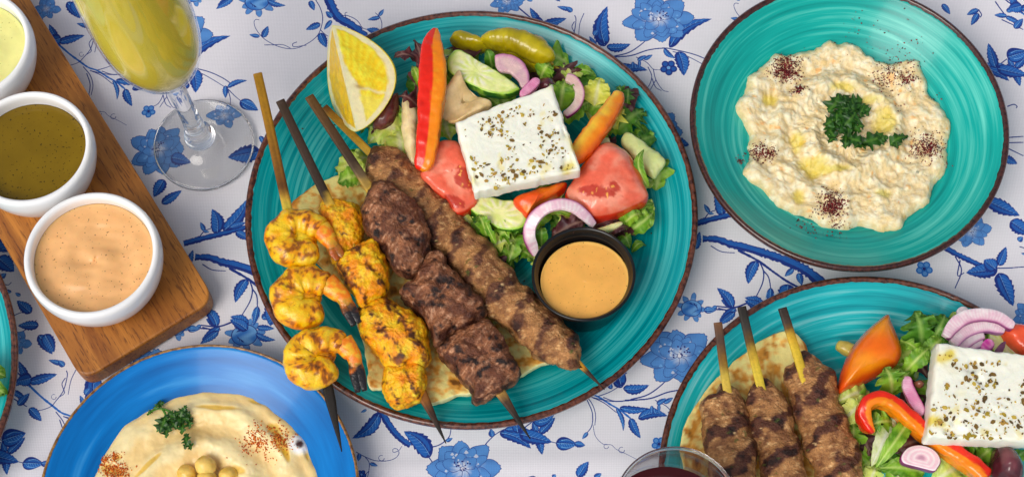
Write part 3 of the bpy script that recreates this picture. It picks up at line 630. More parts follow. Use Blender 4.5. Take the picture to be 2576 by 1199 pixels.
bo_ = smooth_line(bw, 40); bi = bo_.copy(); bi[:, 0] = np.maximum(bi[:, 0]-.0010, 1e-4); bi[:, 1] += .0010
V, F = lathe(np.vstack([[(1e-4, .0908)], bo_, bi[::-1], [(1e-4, .0918)]]), (fc[0], fc[1], 0), 96); mk('bowl', lean(V), F, m_gl, fl)
m_juice = food('mimosa_juice', A(212, 194, 62, .85), rough=.35, sss=.8, sssr=(.014, .012, .004))
ji = bi[bi[:, 1] < .2320].copy(); ji[:, 0] = np.maximum(ji[:, 0]-.0002, 1e-4)
V, F = lathe(np.vstack([[(1e-4, .0922)], ji, [(1e-4, ji[-1, 1])]]), (fc[0], fc[1], 0), 96)
tag(mk('mimosa', lean(V), F, m_juice, origin=(fc[0], fc[1], .092)), 'cloudy yellow mimosa filling the champagne flute', 'drink')

# ------------------------------------------------------------------ wine glass and wine
wc, wR = fit_circle(1545, 1859, 1124, 1409, .140, True)
wg = thing('wine_glass', 'clear wine glass with dark red wine at the bottom edge before the aqua plate', 'glass', (wc[0], wc[1], 0))
V, F = lathe([(1e-4, .0015), (.0285, .0015), (.030, .0024), (.029, .0036), (.012, .0055), (.006, .0095)], (wc[0], wc[1], 0), 80); mk('foot', V, F, m_gl, wg)
V, F = lathe(smooth_line([(1e-4, .0092), (.0060, .0095), (.0045, .014), (.0040, .030), (.0042, .048), (.0062, .0565), (1e-4, .0570)], 40), (wc[0], wc[1], 0), 48); mk('stem', V, F, m_sg, wg)
bo_ = smooth_line([(.003, .0560), (.014, .0585), (.026, .066), (.0345, .078), (wR+.0045, .094), (wR+.004, .110), (wR+.0018, .126), (wR, .140)], 44); bi = bo_.copy(); bi[:, 0] = np.maximum(bi[:, 0]-.0012, 1e-4); bi[:-1, 1] += .0011
V, F = lathe(np.vstack([[(1e-4, .0560)], bo_, [(wR-.0005, .1406)], bi[::-1], [(1e-4, .0571)]]), (wc[0], wc[1], 0), 110); mk('bowl', V, F, m_gl, wg)
m_rim = solid_glass('clear_lip_glass'); a = np.linspace(0, 6.2832, 9)[:-1]
V, F = lathe([(wR-.0006+.0009*math.cos(x), .1408+.0009*math.sin(x)) for x in a]+[(wR-.0006+.0009, .1408)], (wc[0], wc[1], 0), 110); mk('lip', V, F, m_rim, wg)
m_wine = food('red_wine', A(70, 12, 22), rough=.06, coat=.5)
ji = bi[bi[:, 1] < .090].copy(); ji[:, 0] = np.maximum(ji[:, 0]-.0002, 1e-4)
V, F = lathe(np.vstack([[(1e-4, .0573)], ji, [(1e-4, ji[-1, 1])]]), (wc[0], wc[1], 0), 96)
tag(mk('red_wine', V, F, m_wine, origin=(wc[0], wc[1], .057)), 'dark red wine inside the wine glass at the bottom edge', 'drink')

# ------------------------------------------------------------------ food materials
m_bread = food('flatbread', rough=.7, sss=.15, bump=(420, .35, .0012), mottle=(260, .10))
m_meat = food('grilled_meat', rough=.30, coat=.1, coatr=.2, bump=(760, .9, .0016), mottle=(1000, .36), spec=.45)
m_beef = food('grilled_beef', rough=.28, coat=.1, coatr=.18, bump=(560, .9, .0018), mottle=(700, .36), spec=.45)
m_chick = food('turmeric_chicken', rough=.42, sss=.2, coat=.25, coatr=.2, bump=(560, .7, .0014), mottle=(700, .18))
m_shr = food('grilled_shrimp', rough=.28, sss=.3, coat=.7, coatr=.08, bump=(420, .45, .0012), mottle=(520, .14))
m_bam = food('scorched_bamboo', rough=.55, bump=(900, .3, .0006), mottle=(500, .2))
m_leaf = food('lettuce_blade', rough=.4, coat=.15, trans=.32, bump=(260, .5, .0012), mottle=(300, .18))
m_veg = food('cut_vegetable', rough=.3, sss=.35, sssr=(.004, .0025, .001), coat=.5, coatr=.12, bump=(380, .25, .0008), mottle=(330, .10))
m_skin = food('glossy_skin', rough=.22, coat=.7, coatr=.08, sss=.15, bump=(120, .15, .001), mottle=(160, .10))
m_onion = food('onion_flesh', rough=.3, sss=.5, sssr=(.004, .003, .003), coat=.4, mottle=(420, .10), bump=(500, .2, .0006))
m_feta = food('feta_cheese', rough=.5, sss=.4, sssr=(.004, .003, .002), coat=.15, bump=(520, .30, .0010), mottle=(90, .03))
m_herb = food('dried_herb', rough=.7, mottle=(900, .25))
m_pars = food('parsley_blade', rough=.4, trans=.2, coat=.1, mottle=(500, .25))
m_dip = food('eggplant_dip', rough=.3, sss=.35, sssr=(.004, .003, .0015), coat=.5, coatr=.15, bump=(620, .55, .0012), mottle=(480, .09))
m_hum = food('hummus_paste', rough=.38, sss=.35, sssr=(.004, .003, .0015), coat=.25, coatr=.2, bump=(300, .25, .0008), mottle=(260, .05))
m_pea = food('boiled_chickpea', rough=.32, sss=.4, coat=.35, bump=(300, .2, .0006), mottle=(260, .10))

# ------------------------------------------------------------------ flatbread
def bread(label, out, z, th, ct=None, seed=0, dish=None, group='flatbread pieces under the skewers', burn=.5, edge=None):
    P = tl(*ct, out) if ct else out
    V, F, S, H, c = pillow(P, z, th, 5, 160, 44, amp=.0009, freq=90, seed=seed)
    dish = dish or (SIDE if ct else MAIN); V[:, 2] += np.maximum(0, dish[3](np.linalg.norm(V[:, :2]-dish[1][:2], axis=1))-.0078)*.95      # bends up with the plate
    n = fbm(V, 120, 3, seed+5); n2 = fbm(V, 260, 2, seed)
    col = mixc(A(246, 208, 132), A(224, 164, 70), ss(-.4, .7, n2+.6*n))
    t = ss(.30-.45*burn, .72-.45*burn, n+.3*n2)*(H > 0)
    col = mixc(col, A(150, 78, 10), t*.9); col = mixc(col, A(226, 160, 60), ss(.0, .5, n)*(H > 0)*.6); col = mixc(col, A(70, 36, 12), ss(.55, 1.0, n+.4*n2)*(H > 0)*.8)
    e = ss(.93, .99, S)*(H > -.9); col = mixc(col, A(244, 222, 170), e*.7*(edge is None)); 
    if edge: col = mixc(col, A(150, 88, 26), e*ss(-.1, .5, n)*.8)
    o = mk('flatbread', V, F, m_bread, col=col, origin=(*c[:2], z-th/2)); tag(o, label, 'flatbread', group)
bread('round flatbread with scorched edge under the tops of the skewers on the large plate', [(733, 536), (765, 492), (805, 463), (845, 447), (886, 437), (940, 440), (990, 480), (1010, 560), (990, 690), (900, 740), (820, 690), (757, 610)], .0125, .006, seed=1, burn=.55, edge=1)
bread('flatbread piece showing between the chicken and beef skewers', [(945, 700), (1050, 680), (1125, 800), (1120, 880), (1060, 900), (990, 800)], .0115, .006, seed=2, burn=.2)
bread('small flatbread corner beside the burnt tail of the lowest shrimp', [(902, 800), (918, 880), (933, 984), (952, 997), (974, 990), (1010, 955), (1010, 830)], .0115, .007, seed=3, burn=.45)
bread('flatbread triangle with torn edge between chicken and beef tips', [(1060, 860), (1066, 960), (1077, 1029), (1110, 1025), (1150, 1008), (1195, 994), (1190, 930), (1140, 870)], .0125, .008, seed=4, burn=.15)
bread('flatbread piece with a brown patch between the beef and the kofta tip', [(1200, 800), (1260, 880), (1300, 952), (1330, 942), (1360, 926), (1393, 909), (1350, 850), (1280, 780)], .0125, .007, seed=5, burn=.35)
T8 = (2300, 1000, 1.5234); T9 = (3100, 1120, 1.7973)
bread('round flatbread under the three kofta skewers on the aqua plate', [(375, 1120), (385, 1000), (420, 890), (480, 790), (560, 685), (680, 570), (800, 470), (900, 415), (985, 388), (1080, 440), (1200, 700), (1300, 1000), (1330, 1300), (900, 1400), (500, 1350)], .0125, .006, T8, seed=6, burn=.6, edge=1)
bread('flatbread edge peeking out right of the kofta skewers on the aqua plate', [(1340, 1040), (1400, 1015), (1432, 1070), (1462, 1190), (1480, 1280), (1380, 1280)], .015, .006, T8, seed=7, burn=.1)

# ------------------------------------------------------------------ skewers
def stick(t, a, b2, za, zb, wpx, stops, tip=True, thick=.0024, seed=0):
    p, q = W(*a, za), W(*b2, zb); n = 50; u = np.linspace(0, 1, n); P = p+(q-p)*u[:, None]
    P[:, :2] += (.0006*fbm(np.column_stack([u*2, 0*u+seed, 0*u]), 1, 1))[:, None]
    w0 = wpx*pxm(*a, za); w = w0*np.ones(n)*np.where(u > .87, np.interp(u, [.87, 1], [1.12, .10]), 1+.12*u/.87) if tip else w0*np.ones(n)
    V, F, uu, vv, hh, T = sweep(P, w, np.minimum(thick, w), 7, 12, 70)
    xs = [s[0] for s in stops]; cs = np.array([s[1] for s in stops])
    x = uu+.025*fbm(V, 120, 2, seed)
    col = np.stack([np.interp(x, xs, cs[:, i]) for i in range(3)], 1)
    col *= (1+.25*pn(np.column_stack([vv*3+seed, uu*2, hh*2])))[:, None]
    mk('stick', V, F, m_bam, t, col=col)
GOLD = A(156, 112, 14); YEL = A(186, 148, 46); DKB = A(52, 36, 22); BLK = A(26, 22, 18); OLV = A(66, 60, 24); BRN = A(96, 60, 16)
TG = 'skewers on the large teal plate'
def meat(name, t, out, zc, th, mat, colf, p=2.6, amp=.0012, freq=170, seed=0, ct=None, n=150, k=34, top=None):
    P = tl(*ct, out) if ct else out
    V, F, S, H, c = pillow(P, zc, th, p, n, k, amp=amp, freq=freq, seed=seed, oct=5, top=top)
    return mk(name, V, F, mat, t, col=colf(V, S, H, c))
def kofta(t, path, z, seed=0, bump=1.0, char=.5, band=0.011, flat=.82):
    D = np.array([list(W(x, y, z))+[2*r*pxm(x, y, z), 2*r*pxm(x, y, z)*flat] for x, y, r in path])
    V, F, uu, vv, hh, T = sweep(D[:, :3], D[:, 3], D[:, 4], 2.1, 64, 240, roundend=.012)
    L = np.linalg.norm(np.diff(D[:, :3], axis=0), axis=1).sum()
    s = uu*L+vv*.006
    wob = fbm(V, 60, 2, seed); lump = np.sin(2*np.pi*(s/band)+wob*1.8)
    d = bump*(.0009*lump+.0013*wob+.0010*fbm(V, 190, 3, seed+2)+.0005*np.abs(fbm(V, 520, 2, seed+6))-.0006*ss(.5, .8, fbm(V, 330, 1, seed+8)))
    V = disp(V, F, d)
    n = fbm(V, 130, 3, seed+4); n2 = fbm(V, 420, 2, seed+5); n3 = fbm(V, 260, 3, seed+7)
    col = mixc(A(170, 120, 72), A(122, 78, 46), ss(-.5, .6, n)); col = mixc(col, A(220, 174, 118), ss(.2, .75, n2-.4*n3)*.6); col = mixc(col, A(84, 46, 30), ss(.25, .8, n3)*.6)
    bandm = ss(.25, .60, 1.0*lump+.75*n+.35*n3-(.5-char)*1.2)*ss(.0, .45, hh+.25*n)
    col = mixc(col, A(74, 36, 28), bandm*(.9 if char > .45 else .8)); col = mixc(col, A(24, 15, 13), ss(.55, .95, lump*.45+n+.45*n3)*ss(.15, .6, hh)*char*1.7)
    g = ss(.55, .68, fbm(V, 330, 1, seed+9)); col = mixc(col, A(70, 84, 26), g*.75); g = ss(.62, .7, fbm(V+.4, 420, 1, seed+9)); col = mixc(col, A(222, 184, 130), g*.8)
    mk('kofta_meat', V, F, m_meat, t, col=col)

def edgechar(col, V, S, H, seed, f1, f2, thr, c1, c2, stripe=None):
    n = fbm(V, f1, 3, seed); n2 = fbm(V, f2, 3, seed+1)
    if stripe:
        d = np.array([math.cos(stripe[0]), math.sin(stripe[0])]); st = np.sin((V[:, :2]@d)*2*np.pi/stripe[1]+n*2.2+seed)
        m = ss(.15, .8, st*.75+n*.55+n2*.5-thr)
    else: m = ss(.2, .75, n+.6*n2-thr)
    m = m*ss(-.1, .35, H)
    col = mixc(col, c1, m*.9); return mixc(col, c2, ss(.65, 1.0, m*(.75+.5*n2))*.8)
def c_beef(seed, thr=.1, ang=.9):
    def f(V, S, H, c):
        d = np.array([math.cos(ang), math.sin(ang)]); q = np.array([-d[1], d[0]])
        X = np.column_stack([(V[:, :2]@d)*.35, (V[:, :2]@q)*1.6, V[:, 2]])          # fibres run along d
        n = fbm(V, 120, 3, seed+3); n2 = fbm(X, 420, 3, seed+4)
        col = mixc(A(140, 88, 56), A(96, 54, 34), ss(-.5, .5, n)); col = mixc(col, A(206, 156, 122), ss(.1, .6, n2)*.65*ss(-.2, .5, -n+.3)); col = mixc(col, A(60, 28, 22), ss(.15, .6, -n2)*.6)
        col = mixc(col, A(52, 24, 20), ss(.75, .98, S)*ss(-.3, .4, n+.2)*.7)
        return edgechar(col, V, S, H, seed, 95, 300, thr, A(42, 22, 18), A(18, 14, 14))
    return f
def c_chick(seed, thr=.12, ang=.6):
    def f(V, S, H, c):
        n = fbm(V, 150, 3, seed+3); n2 = fbm(V, 520, 2, seed+6); n3 = fbm(V, 260, 3, seed+8)
        col = mixc(A(238, 168, 4), A(222, 132, 4), ss(-.4, .6, n)); col = mixc(col, A(250, 206, 60), ss(.2, .8, -n+.5*n2)*.5)
        col = mixc(col, A(150, 78, 2), ss(.25, .8, n2+.3*n3)*.6); col = mixc(col, A(196, 96, 2), ss(.2, .7, n3)*.5)
        return edgechar(col, V, S, H, seed, 130, 380, thr, A(100, 44, 8), A(44, 20, 8), (ang, .0125))
    return f
SKZ = .030
# kofta skewer (rightmost of the four) first, the beef one leans on it
t = thing('kofta_skewer', 'long minced kofta skewer nearest the salad and the black sauce cup', 'skewer', W(1200, 650, .012), TG)
stick(t, (816, 270), (1521, 979), .030, .0285, 19, [(0, BRN), (.04, GOLD), (.16, YEL), (.9, YEL), (.925, A(170, 112, 20)), (.945, DKB), (1, BLK)], seed=1)
kofta(t, [(932, 384, 46), (962, 414, 54), (1010, 465, 56), (1090, 550, 56), (1174, 636, 57), (1276, 754, 58), (1378, 846, 58), (1428, 892, 44), (1462, 921, 22)], SKZ, 3, char=.42, band=.0185)
t = thing('beef_skewer', 'beef skewer of three dark charred chunks lying beside the long kofta', 'skewer', W(1130, 700, .012), TG)
stick(t, (778, 243), (1334, 1103), .046, .030, 24, [(0, A(84, 56, 14)), (.1, A(70, 46, 20)), (.2, DKB), (.24, A(96, 78, 50)), (.28, YEL), (.82, YEL), (.865, A(170, 130, 60)), (.895, A(70, 48, 32)), (.93, BLK), (1, BLK)], seed=2)
T6 = (900, 650, 1.055); T7 = (1400, 650, 1.0545)
meat('beef_chunk', t, [(483, 150), (498, 95), (520, 58), (562, 38), (620, 66), (680, 106), (722, 160), (756, 258), (742, 330), (712, 396), (668, 412), (622, 396), (604, 372), (590, 340), (560, 300), (520, 268), (494, 214)], .038, .028, m_beef, c_beef(21, -.12), 3, .0017, 130, 21, T6)
meat('beef_chunk', t, [(104, 472), (158, 420), (200, 342), (258, 314), (300, 370), (362, 436), (432, 512), (436, 572), (382, 602), (312, 640), (252, 682), (222, 622), (170, 545), (118, 500)], .034, .027, m_beef, c_beef(22, -.14), 3, .0016, 130, 22, T7)
meat('beef_chunk', t, [(254, 704), (300, 652), (368, 612), (448, 588), (508, 650), (548, 728), (586, 792), (542, 842), (482, 880), (404, 908), (388, 862), (340, 812), (292, 752)], .031, .026, m_beef, c_beef(23, .0), 3.2, .0015, 130, 23, T7)
t = thing('chicken_skewer', 'yellow turmeric chicken skewer between the shrimp and the beef', 'skewer', W(960, 760, .012), TG)
stick(t, (705, 254), (1122, 1114), .046, .029, 23, [(0, DKB), (.2, A(50, 36, 26)), (.285, A(40, 28, 18)), (.3, YEL), (.82, YEL), (.86, A(140, 84, 20)), (.9, A(70, 42, 24)), (.95, BLK), (1, BLK)], seed=3)
meat('chicken_chunk', t, [(312, 135), (352, 108), (420, 114), (474, 140), (492, 200), (486, 260), (470, 310), (430, 350), (378, 360), (346, 310), (330, 240), (322, 180)], .032, .024, m_chick, c_chick(31, .55), 2.4, .0013, 170, 31, T6)
meat('chicken_chunk', t, [(384, 360), (420, 318), (480, 282), (540, 264), (562, 310), (580, 345), (590, 410), (578, 480), (520, 524), (480, 540), (440, 470), (404, 420)], .036, .025, m_chick, c_chick(32, .1), 2.4, .0013, 170, 32, T6)
meat('chicken_chunk', t, [(466, 556), (500, 520), (560, 496), (622, 520), (682, 556), (736, 606), (748, 690), (750, 752), (690, 776), (610, 790), (570, 760), (548, 720), (506, 680), (476, 630)], .034, .026, m_chick, c_chick(33, .05), 2.4, .0013, 170, 33, T6)
meat('chicken_chunk', t, [(572, 770), (620, 742), (690, 742), (734, 770), (736, 840), (722, 890), (680, 912), (628, 930), (590, 906), (566, 850)], .031, .023, m_chick, c_chick(34, .3), 2.4, .0013, 170, 34, T6)
t = thing('shrimp_skewer', 'leftmost skewer with three orange curled shrimp and burnt tails', 'skewer', W(780, 700, .012), TG)
stick(t, (648, 186), (860, 1135), .044, .036, 23, [(0, GOLD), (.12, A(140, 98, 12)), (.26, A(110, 70, 12)), (.32, A(84, 48, 10)), (.36, A(170, 130, 40)), (.40, A(186, 178, 60)), (.76, A(170, 176, 60)), (.81, A(160, 124, 30)), (.835, A(44, 40, 24)), (.86, BLK), (1, BLK)], seed=4)
def shrimp(path, z, seed, burnt):
    P = tl(*T6, path); P = [(x, y, q) for x, y, q in P]
    m = pxm(780, 700, z); s_ = SC/1.055
    k = len(P); hz = [z+.003*math.sin(i/(k-1)*math.pi) for i in range(k)]
    D = np.array([list(W(x, y, hz[i]))+[2*r*s_*m, 2*r*s_*m*.8] for i, (x, y, r) in enumerate(P)])
    cut = k-3
    V, F, uu, vv, hh, T = sweep(D[:cut+1, :3], D[:cut+1, 3], D[:cut+1, 4], 2.1, 40, 110, roundend=.0055)
    seg = np.sin(uu*2*np.pi*6.5)
    V = disp(V, F, .00042*np.abs(seg)**.7*np.sign(seg)*ss(.3, .5, uu)+.0010*fbm(V, 110, 4, seed))
    ctr = D[:cut, :3].mean(0); th_, ph_ = np.meshgrid(np.linspace(0.05, np.pi-.05, 22), np.linspace(0, 2*np.pi, 40, endpoint=False), indexing='ij'); rc = 78*s_*m
    Vb = np.stack([ctr[0]+rc*np.sin(th_)*np.cos(ph_), ctr[1]+rc*np.sin(th_)*np.sin(ph_), ctr[2]-.003+rc*.55*np.cos(th_)], -1).reshape(-1, 3)
    Vb = Vb+(Vb-ctr)*(.10*fbm(Vb, 120, 3, seed+11))[:, None]; Fb = (grid_faces(22, 40, wrap_v=True)+len(V)).tolist(); F = F+Fb; V = np.vstack([V, Vb]); uu = np.append(uu, np.full(len(Vb), .3)); hh = np.append(hh, np.cos(th_).ravel())
    n = fbm(V, 130, 3, seed+2); n2 = fbm(V, 380, 3, seed+3)
    col = mixc(A(246, 172, 4), A(236, 132, 2), ss(-.3, .6, n)); col = mixc(col, A(252, 196, 50), ss(.0, .6, -n)*.5); col = mixc(col, A(222, 96, 4), ss(.55, 1, uu)*ss(-.3, .4, n2)*.4)
    ch = ss(.05, .5, n+.9*n2-.05)*ss(0, .5, hh); col = mixc(col, A(112, 52, 8), ch*.8); col = mixc(col, A(40, 24, 12), ss(.75, 1.05, n+.6*n2)*ss(.2, .6, hh)*.85)
    body = mk('shrimp', V, F, m_shr, t, col=col, close=False)
    # shell tail: narrow stem that opens into two fins
    a, b2, e = D[cut, :3], D[cut+1, :3], D[cut+2, :3]; dr = e-b2; L = np.linalg.norm(dr); dr /= L; nn = np.array([-dr[1], dr[0], 0])
    V1, F1, u1, v1, h1, _ = sweep(np.array([a-(b2-a)*.25, (a+b2)/2, b2, b2+dr*L*.35]), [D[cut, 3]*.9, D[cut, 3]*.8, D[cut+1, 3]*.78, D[cut+1, 3]*.6], [D[cut, 4]*.8, D[cut, 4]*.75, D[cut+1, 4]*.7, .002], 2.2, 26, 34)
    parts = [(V1, F1, u1*.6)]
    for s in (-1, 1):
        q = np.array([b2+nn*s*.0006, b2+dr*L*.5+nn*s*.0014, e+nn*s*.0019])
        V2, F2, u2, v2, h2, _ = sweep(q, [D[cut+1, 3]*.46, D[cut+1, 3]*.54, D[cut+1, 3]*.26], [.0026, .0022, .001], 2.4, 16, 26); parts.append((V2, F2, .5+u2*.5))
    Vs, Fs, Us, o = [], [], [], 0
    for V_, F_, u_ in parts: Vs.append(V_); Fs += [[i+o for i in f] for f in F_]; Us.append(u_); o += len(V_)
    V = np.vstack(Vs); U = np.concatenate(Us); n = fbm(V, 300, 2, seed+7)
    col = mixc(A(232, 116, 10), A(246, 170, 40), ss(-.3, .5, n)); col = mixc(col, A(122, 50, 10), ss(.4, .75, U+.25*n)*.8)
    col = mixc(col, A(24, 22, 24), ss(burnt, burnt+.2, U+.12*n))
    mk('tail', V, Fs, m_shr, body, col=col, close=False)
shrimp([(304, 292, 54), (245, 316, 62), (196, 308, 66), (164, 266, 66), (176, 218, 62), (218, 194, 56), (276, 196, 54), (326, 226, 46), (360, 276, 36), (398, 338, 21)], .043, 41, .95)
shrimp([(324, 522, 56), (262, 552, 64), (216, 545, 68), (188, 503, 68), (196, 456, 64), (236, 424, 60), (294, 424, 58), (356, 442, 50), (408, 490, 40), (462, 596, 23)], .042, 42, .62)
shrimp([(370, 746, 58), (308, 788, 64), (262, 784, 66), (238, 738, 66), (250, 690, 62), (298, 668, 60), (356, 660, 54), (414, 676, 48), (450, 724, 39), (480, 862, 25)], .042, 43, .55)

# kofta skewers on the aqua plate
KG = 'kofta skewers on the aqua plate'
def kz(lab, st0, st1, path, w, seed, stops):
    P = tl(*T8, path); s_ = SC/1.5234
    t = thing('kofta_skewer', lab, 'skewer', W(P[2][0], P[2][1], .012), KG)
    a, b2 = tl(*T8, [st0, st1]); stick(t, a, b2, .044, .028, w, stops, tip=False, seed=seed)
    kofta(t, [(x, y, r*s_) for x, y, r in P], .030, seed, char=.5, band=.0205)
kz('leftmost kofta skewer on the aqua plate with a brown stick end', (597, 318), (742, 1330), [(600, 690, 78), (625, 740, 118), (640, 900, 138), (668, 1050, 136), (700, 1250, 132), (720, 1400, 120)], 22, 51, [(0, A(100, 66, 40)), (.12, A(70, 50, 40)), (.22, A(110, 76, 20)), (.3, A(176, 150, 54)), (.36, A(190, 160, 60)), (1, YEL)])
kz('middle kofta skewer on the aqua plate with the longest charred stick end', (733, 228), (1010, 1400), [(818, 650, 74), (842, 700, 104), (890, 850, 128), (930, 1000, 126), (985, 1200, 126), (1020, 1380, 120)], 23, 52, [(0, BLK), (.1, A(48, 44, 38)), (.18, A(84, 60, 20)), (.25, A(184, 150, 40)), (.34, A(196, 170, 50)), (1, YEL)])
kz('rightmost kofta skewer on the aqua plate touching the lettuce', (965, 235), (1330, 1400), [(1050, 510, 60), (1080, 550, 104), (1130, 690, 138), (1190, 880, 140), (1260, 1080, 146), (1330, 1300, 140)], 23, 53, [(0, BLK), (.06, A(60, 46, 36)), (.1, A(96, 66, 20)), (.14, A(186, 146, 34)), (.22, A(190, 160, 40)), (1, YEL)])

# ------------------------------------------------------------------ salad pieces
MG = 'salad on the large teal plate'; AG = 'salad on the aqua plate'
K2 = (900, 0, 1.332); K4 = (1200, 250, 2.398); K5 = (1650, 80, 2.398); K6 = (1650, 450, 2.1033)
LG = {'green': (A(140, 186, 50), A(84, 140, 28), A(198, 216, 120)), 'dark': (A(84, 140, 38), A(48, 100, 26), A(150, 184, 90)), 'pale': (A(214, 220, 110), A(172, 200, 76), A(232, 232, 180)),
      'yellow': (A(228, 220, 90), A(196, 204, 66), A(240, 236, 170)), 'red': (A(98, 52, 54), A(62, 30, 40), A(146, 116, 104)), 'white': (A(228, 228, 184), A(196, 208, 134), A(236, 236, 210))}
def lettuce(label, base, tip, wpx, z0, z1, kind='green', ct=None, group=None, seed=0, name='lettuce_leaf', cat='lettuce leaf', **kw):
    b, e = tl(*ct, [base, tip]) if ct else (base, tip); s_ = SC/ct[2] if ct else 1
    w = wpx*s_*pxm(*b, z0)
    V, F, u, v = leaf(b, e, w, z0, z1, seed=seed, **kw)
    c0, c1, cm = LG[kind]; n = fbm(V, 160, 3, seed)
    col = mixc(c0, c1, ss(-.5, .6, n+.9*(u-.5)+.5*(np.abs(v)-.5))); rib = ss(.22*(1.1-u), .02, np.abs(v)); col = mixc(col, cm, rib*.85)
    vein = ss(.75, .95, np.sin((u*9-np.abs(v)*2.2)*2*np.pi*.5)**2)*(1-rib); col = mixc(col, cm, vein*.3)
    o = mk(name, V, F, m_leaf, col=col, close=False); tag(o, label, cat, group); return o
def zmain(x, y, base=.012):
    return base
m_wet = food('wet_tomato', rough=.16, sss=.3, sssr=(.004, .0015, .001), coat=.9, coatr=.06, bump=(420, .25, .0008), mottle=(300, .08))
# bed of mixed leaves that fills the heap
rs = np.random.RandomState(77)
bed = [tl(*K2, [(560, 830)])[0], tl(*K2, [(700, 620)])[0], (1000, 360), (1050, 300), (1060, 230), (1120, 190), (1180, 160), (1130, 330), (1180, 520), (1230, 560), (1290, 600), (1270, 650), (1340, 540), (1400, 540), (1460, 560), (1340, 620), (1420, 200), (1470, 230), (1500, 280), (1560, 300), (1590, 340), (1500, 360), (1600, 400), (1620, 470), (1560, 560), (1600, 540), (1240, 250), (1300, 300), (1350, 350), (1250, 420), (1360, 460), (1300, 160), (1380, 180), (1200, 480), (1540, 420), (1490, 500), (1120, 400), (1080, 430), (1200, 600), (1290, 560)]
for i, (x, y) in enumerate(bed):
    for j in range(3):
        a = rs.rand()*6.28; r = rs.uniform(50, 100); k = rs.choice(['green', 'green', 'dark', 'pale', 'green', 'red'])
        q = (x+rs.normal()*16-.5*r*math.cos(a), y+rs.normal()*16-.5*r*math.sin(a)); e = (q[0]+r*math.cos(a), q[1]+r*math.sin(a))
        lettuce('torn '+{'green': 'fresh green', 'dark': 'dark green', 'pale': 'pale green', 'red': 'dark red'}[k]+' salad leaf in the bed under the large plate feta', q, e, rs.uniform(36, 72), .012+.003*j+rs.rand()*.006, .013+.003*j+rs.rand()*.008, k, None, 'bed of torn salad leaves on the large plate', 100+i*3+j, lobes=int(rs.choice([0, 0, 3])), ruf=.24, jag=.07, nu=16, nv=7, bend=rs.uniform(-.15, .15))
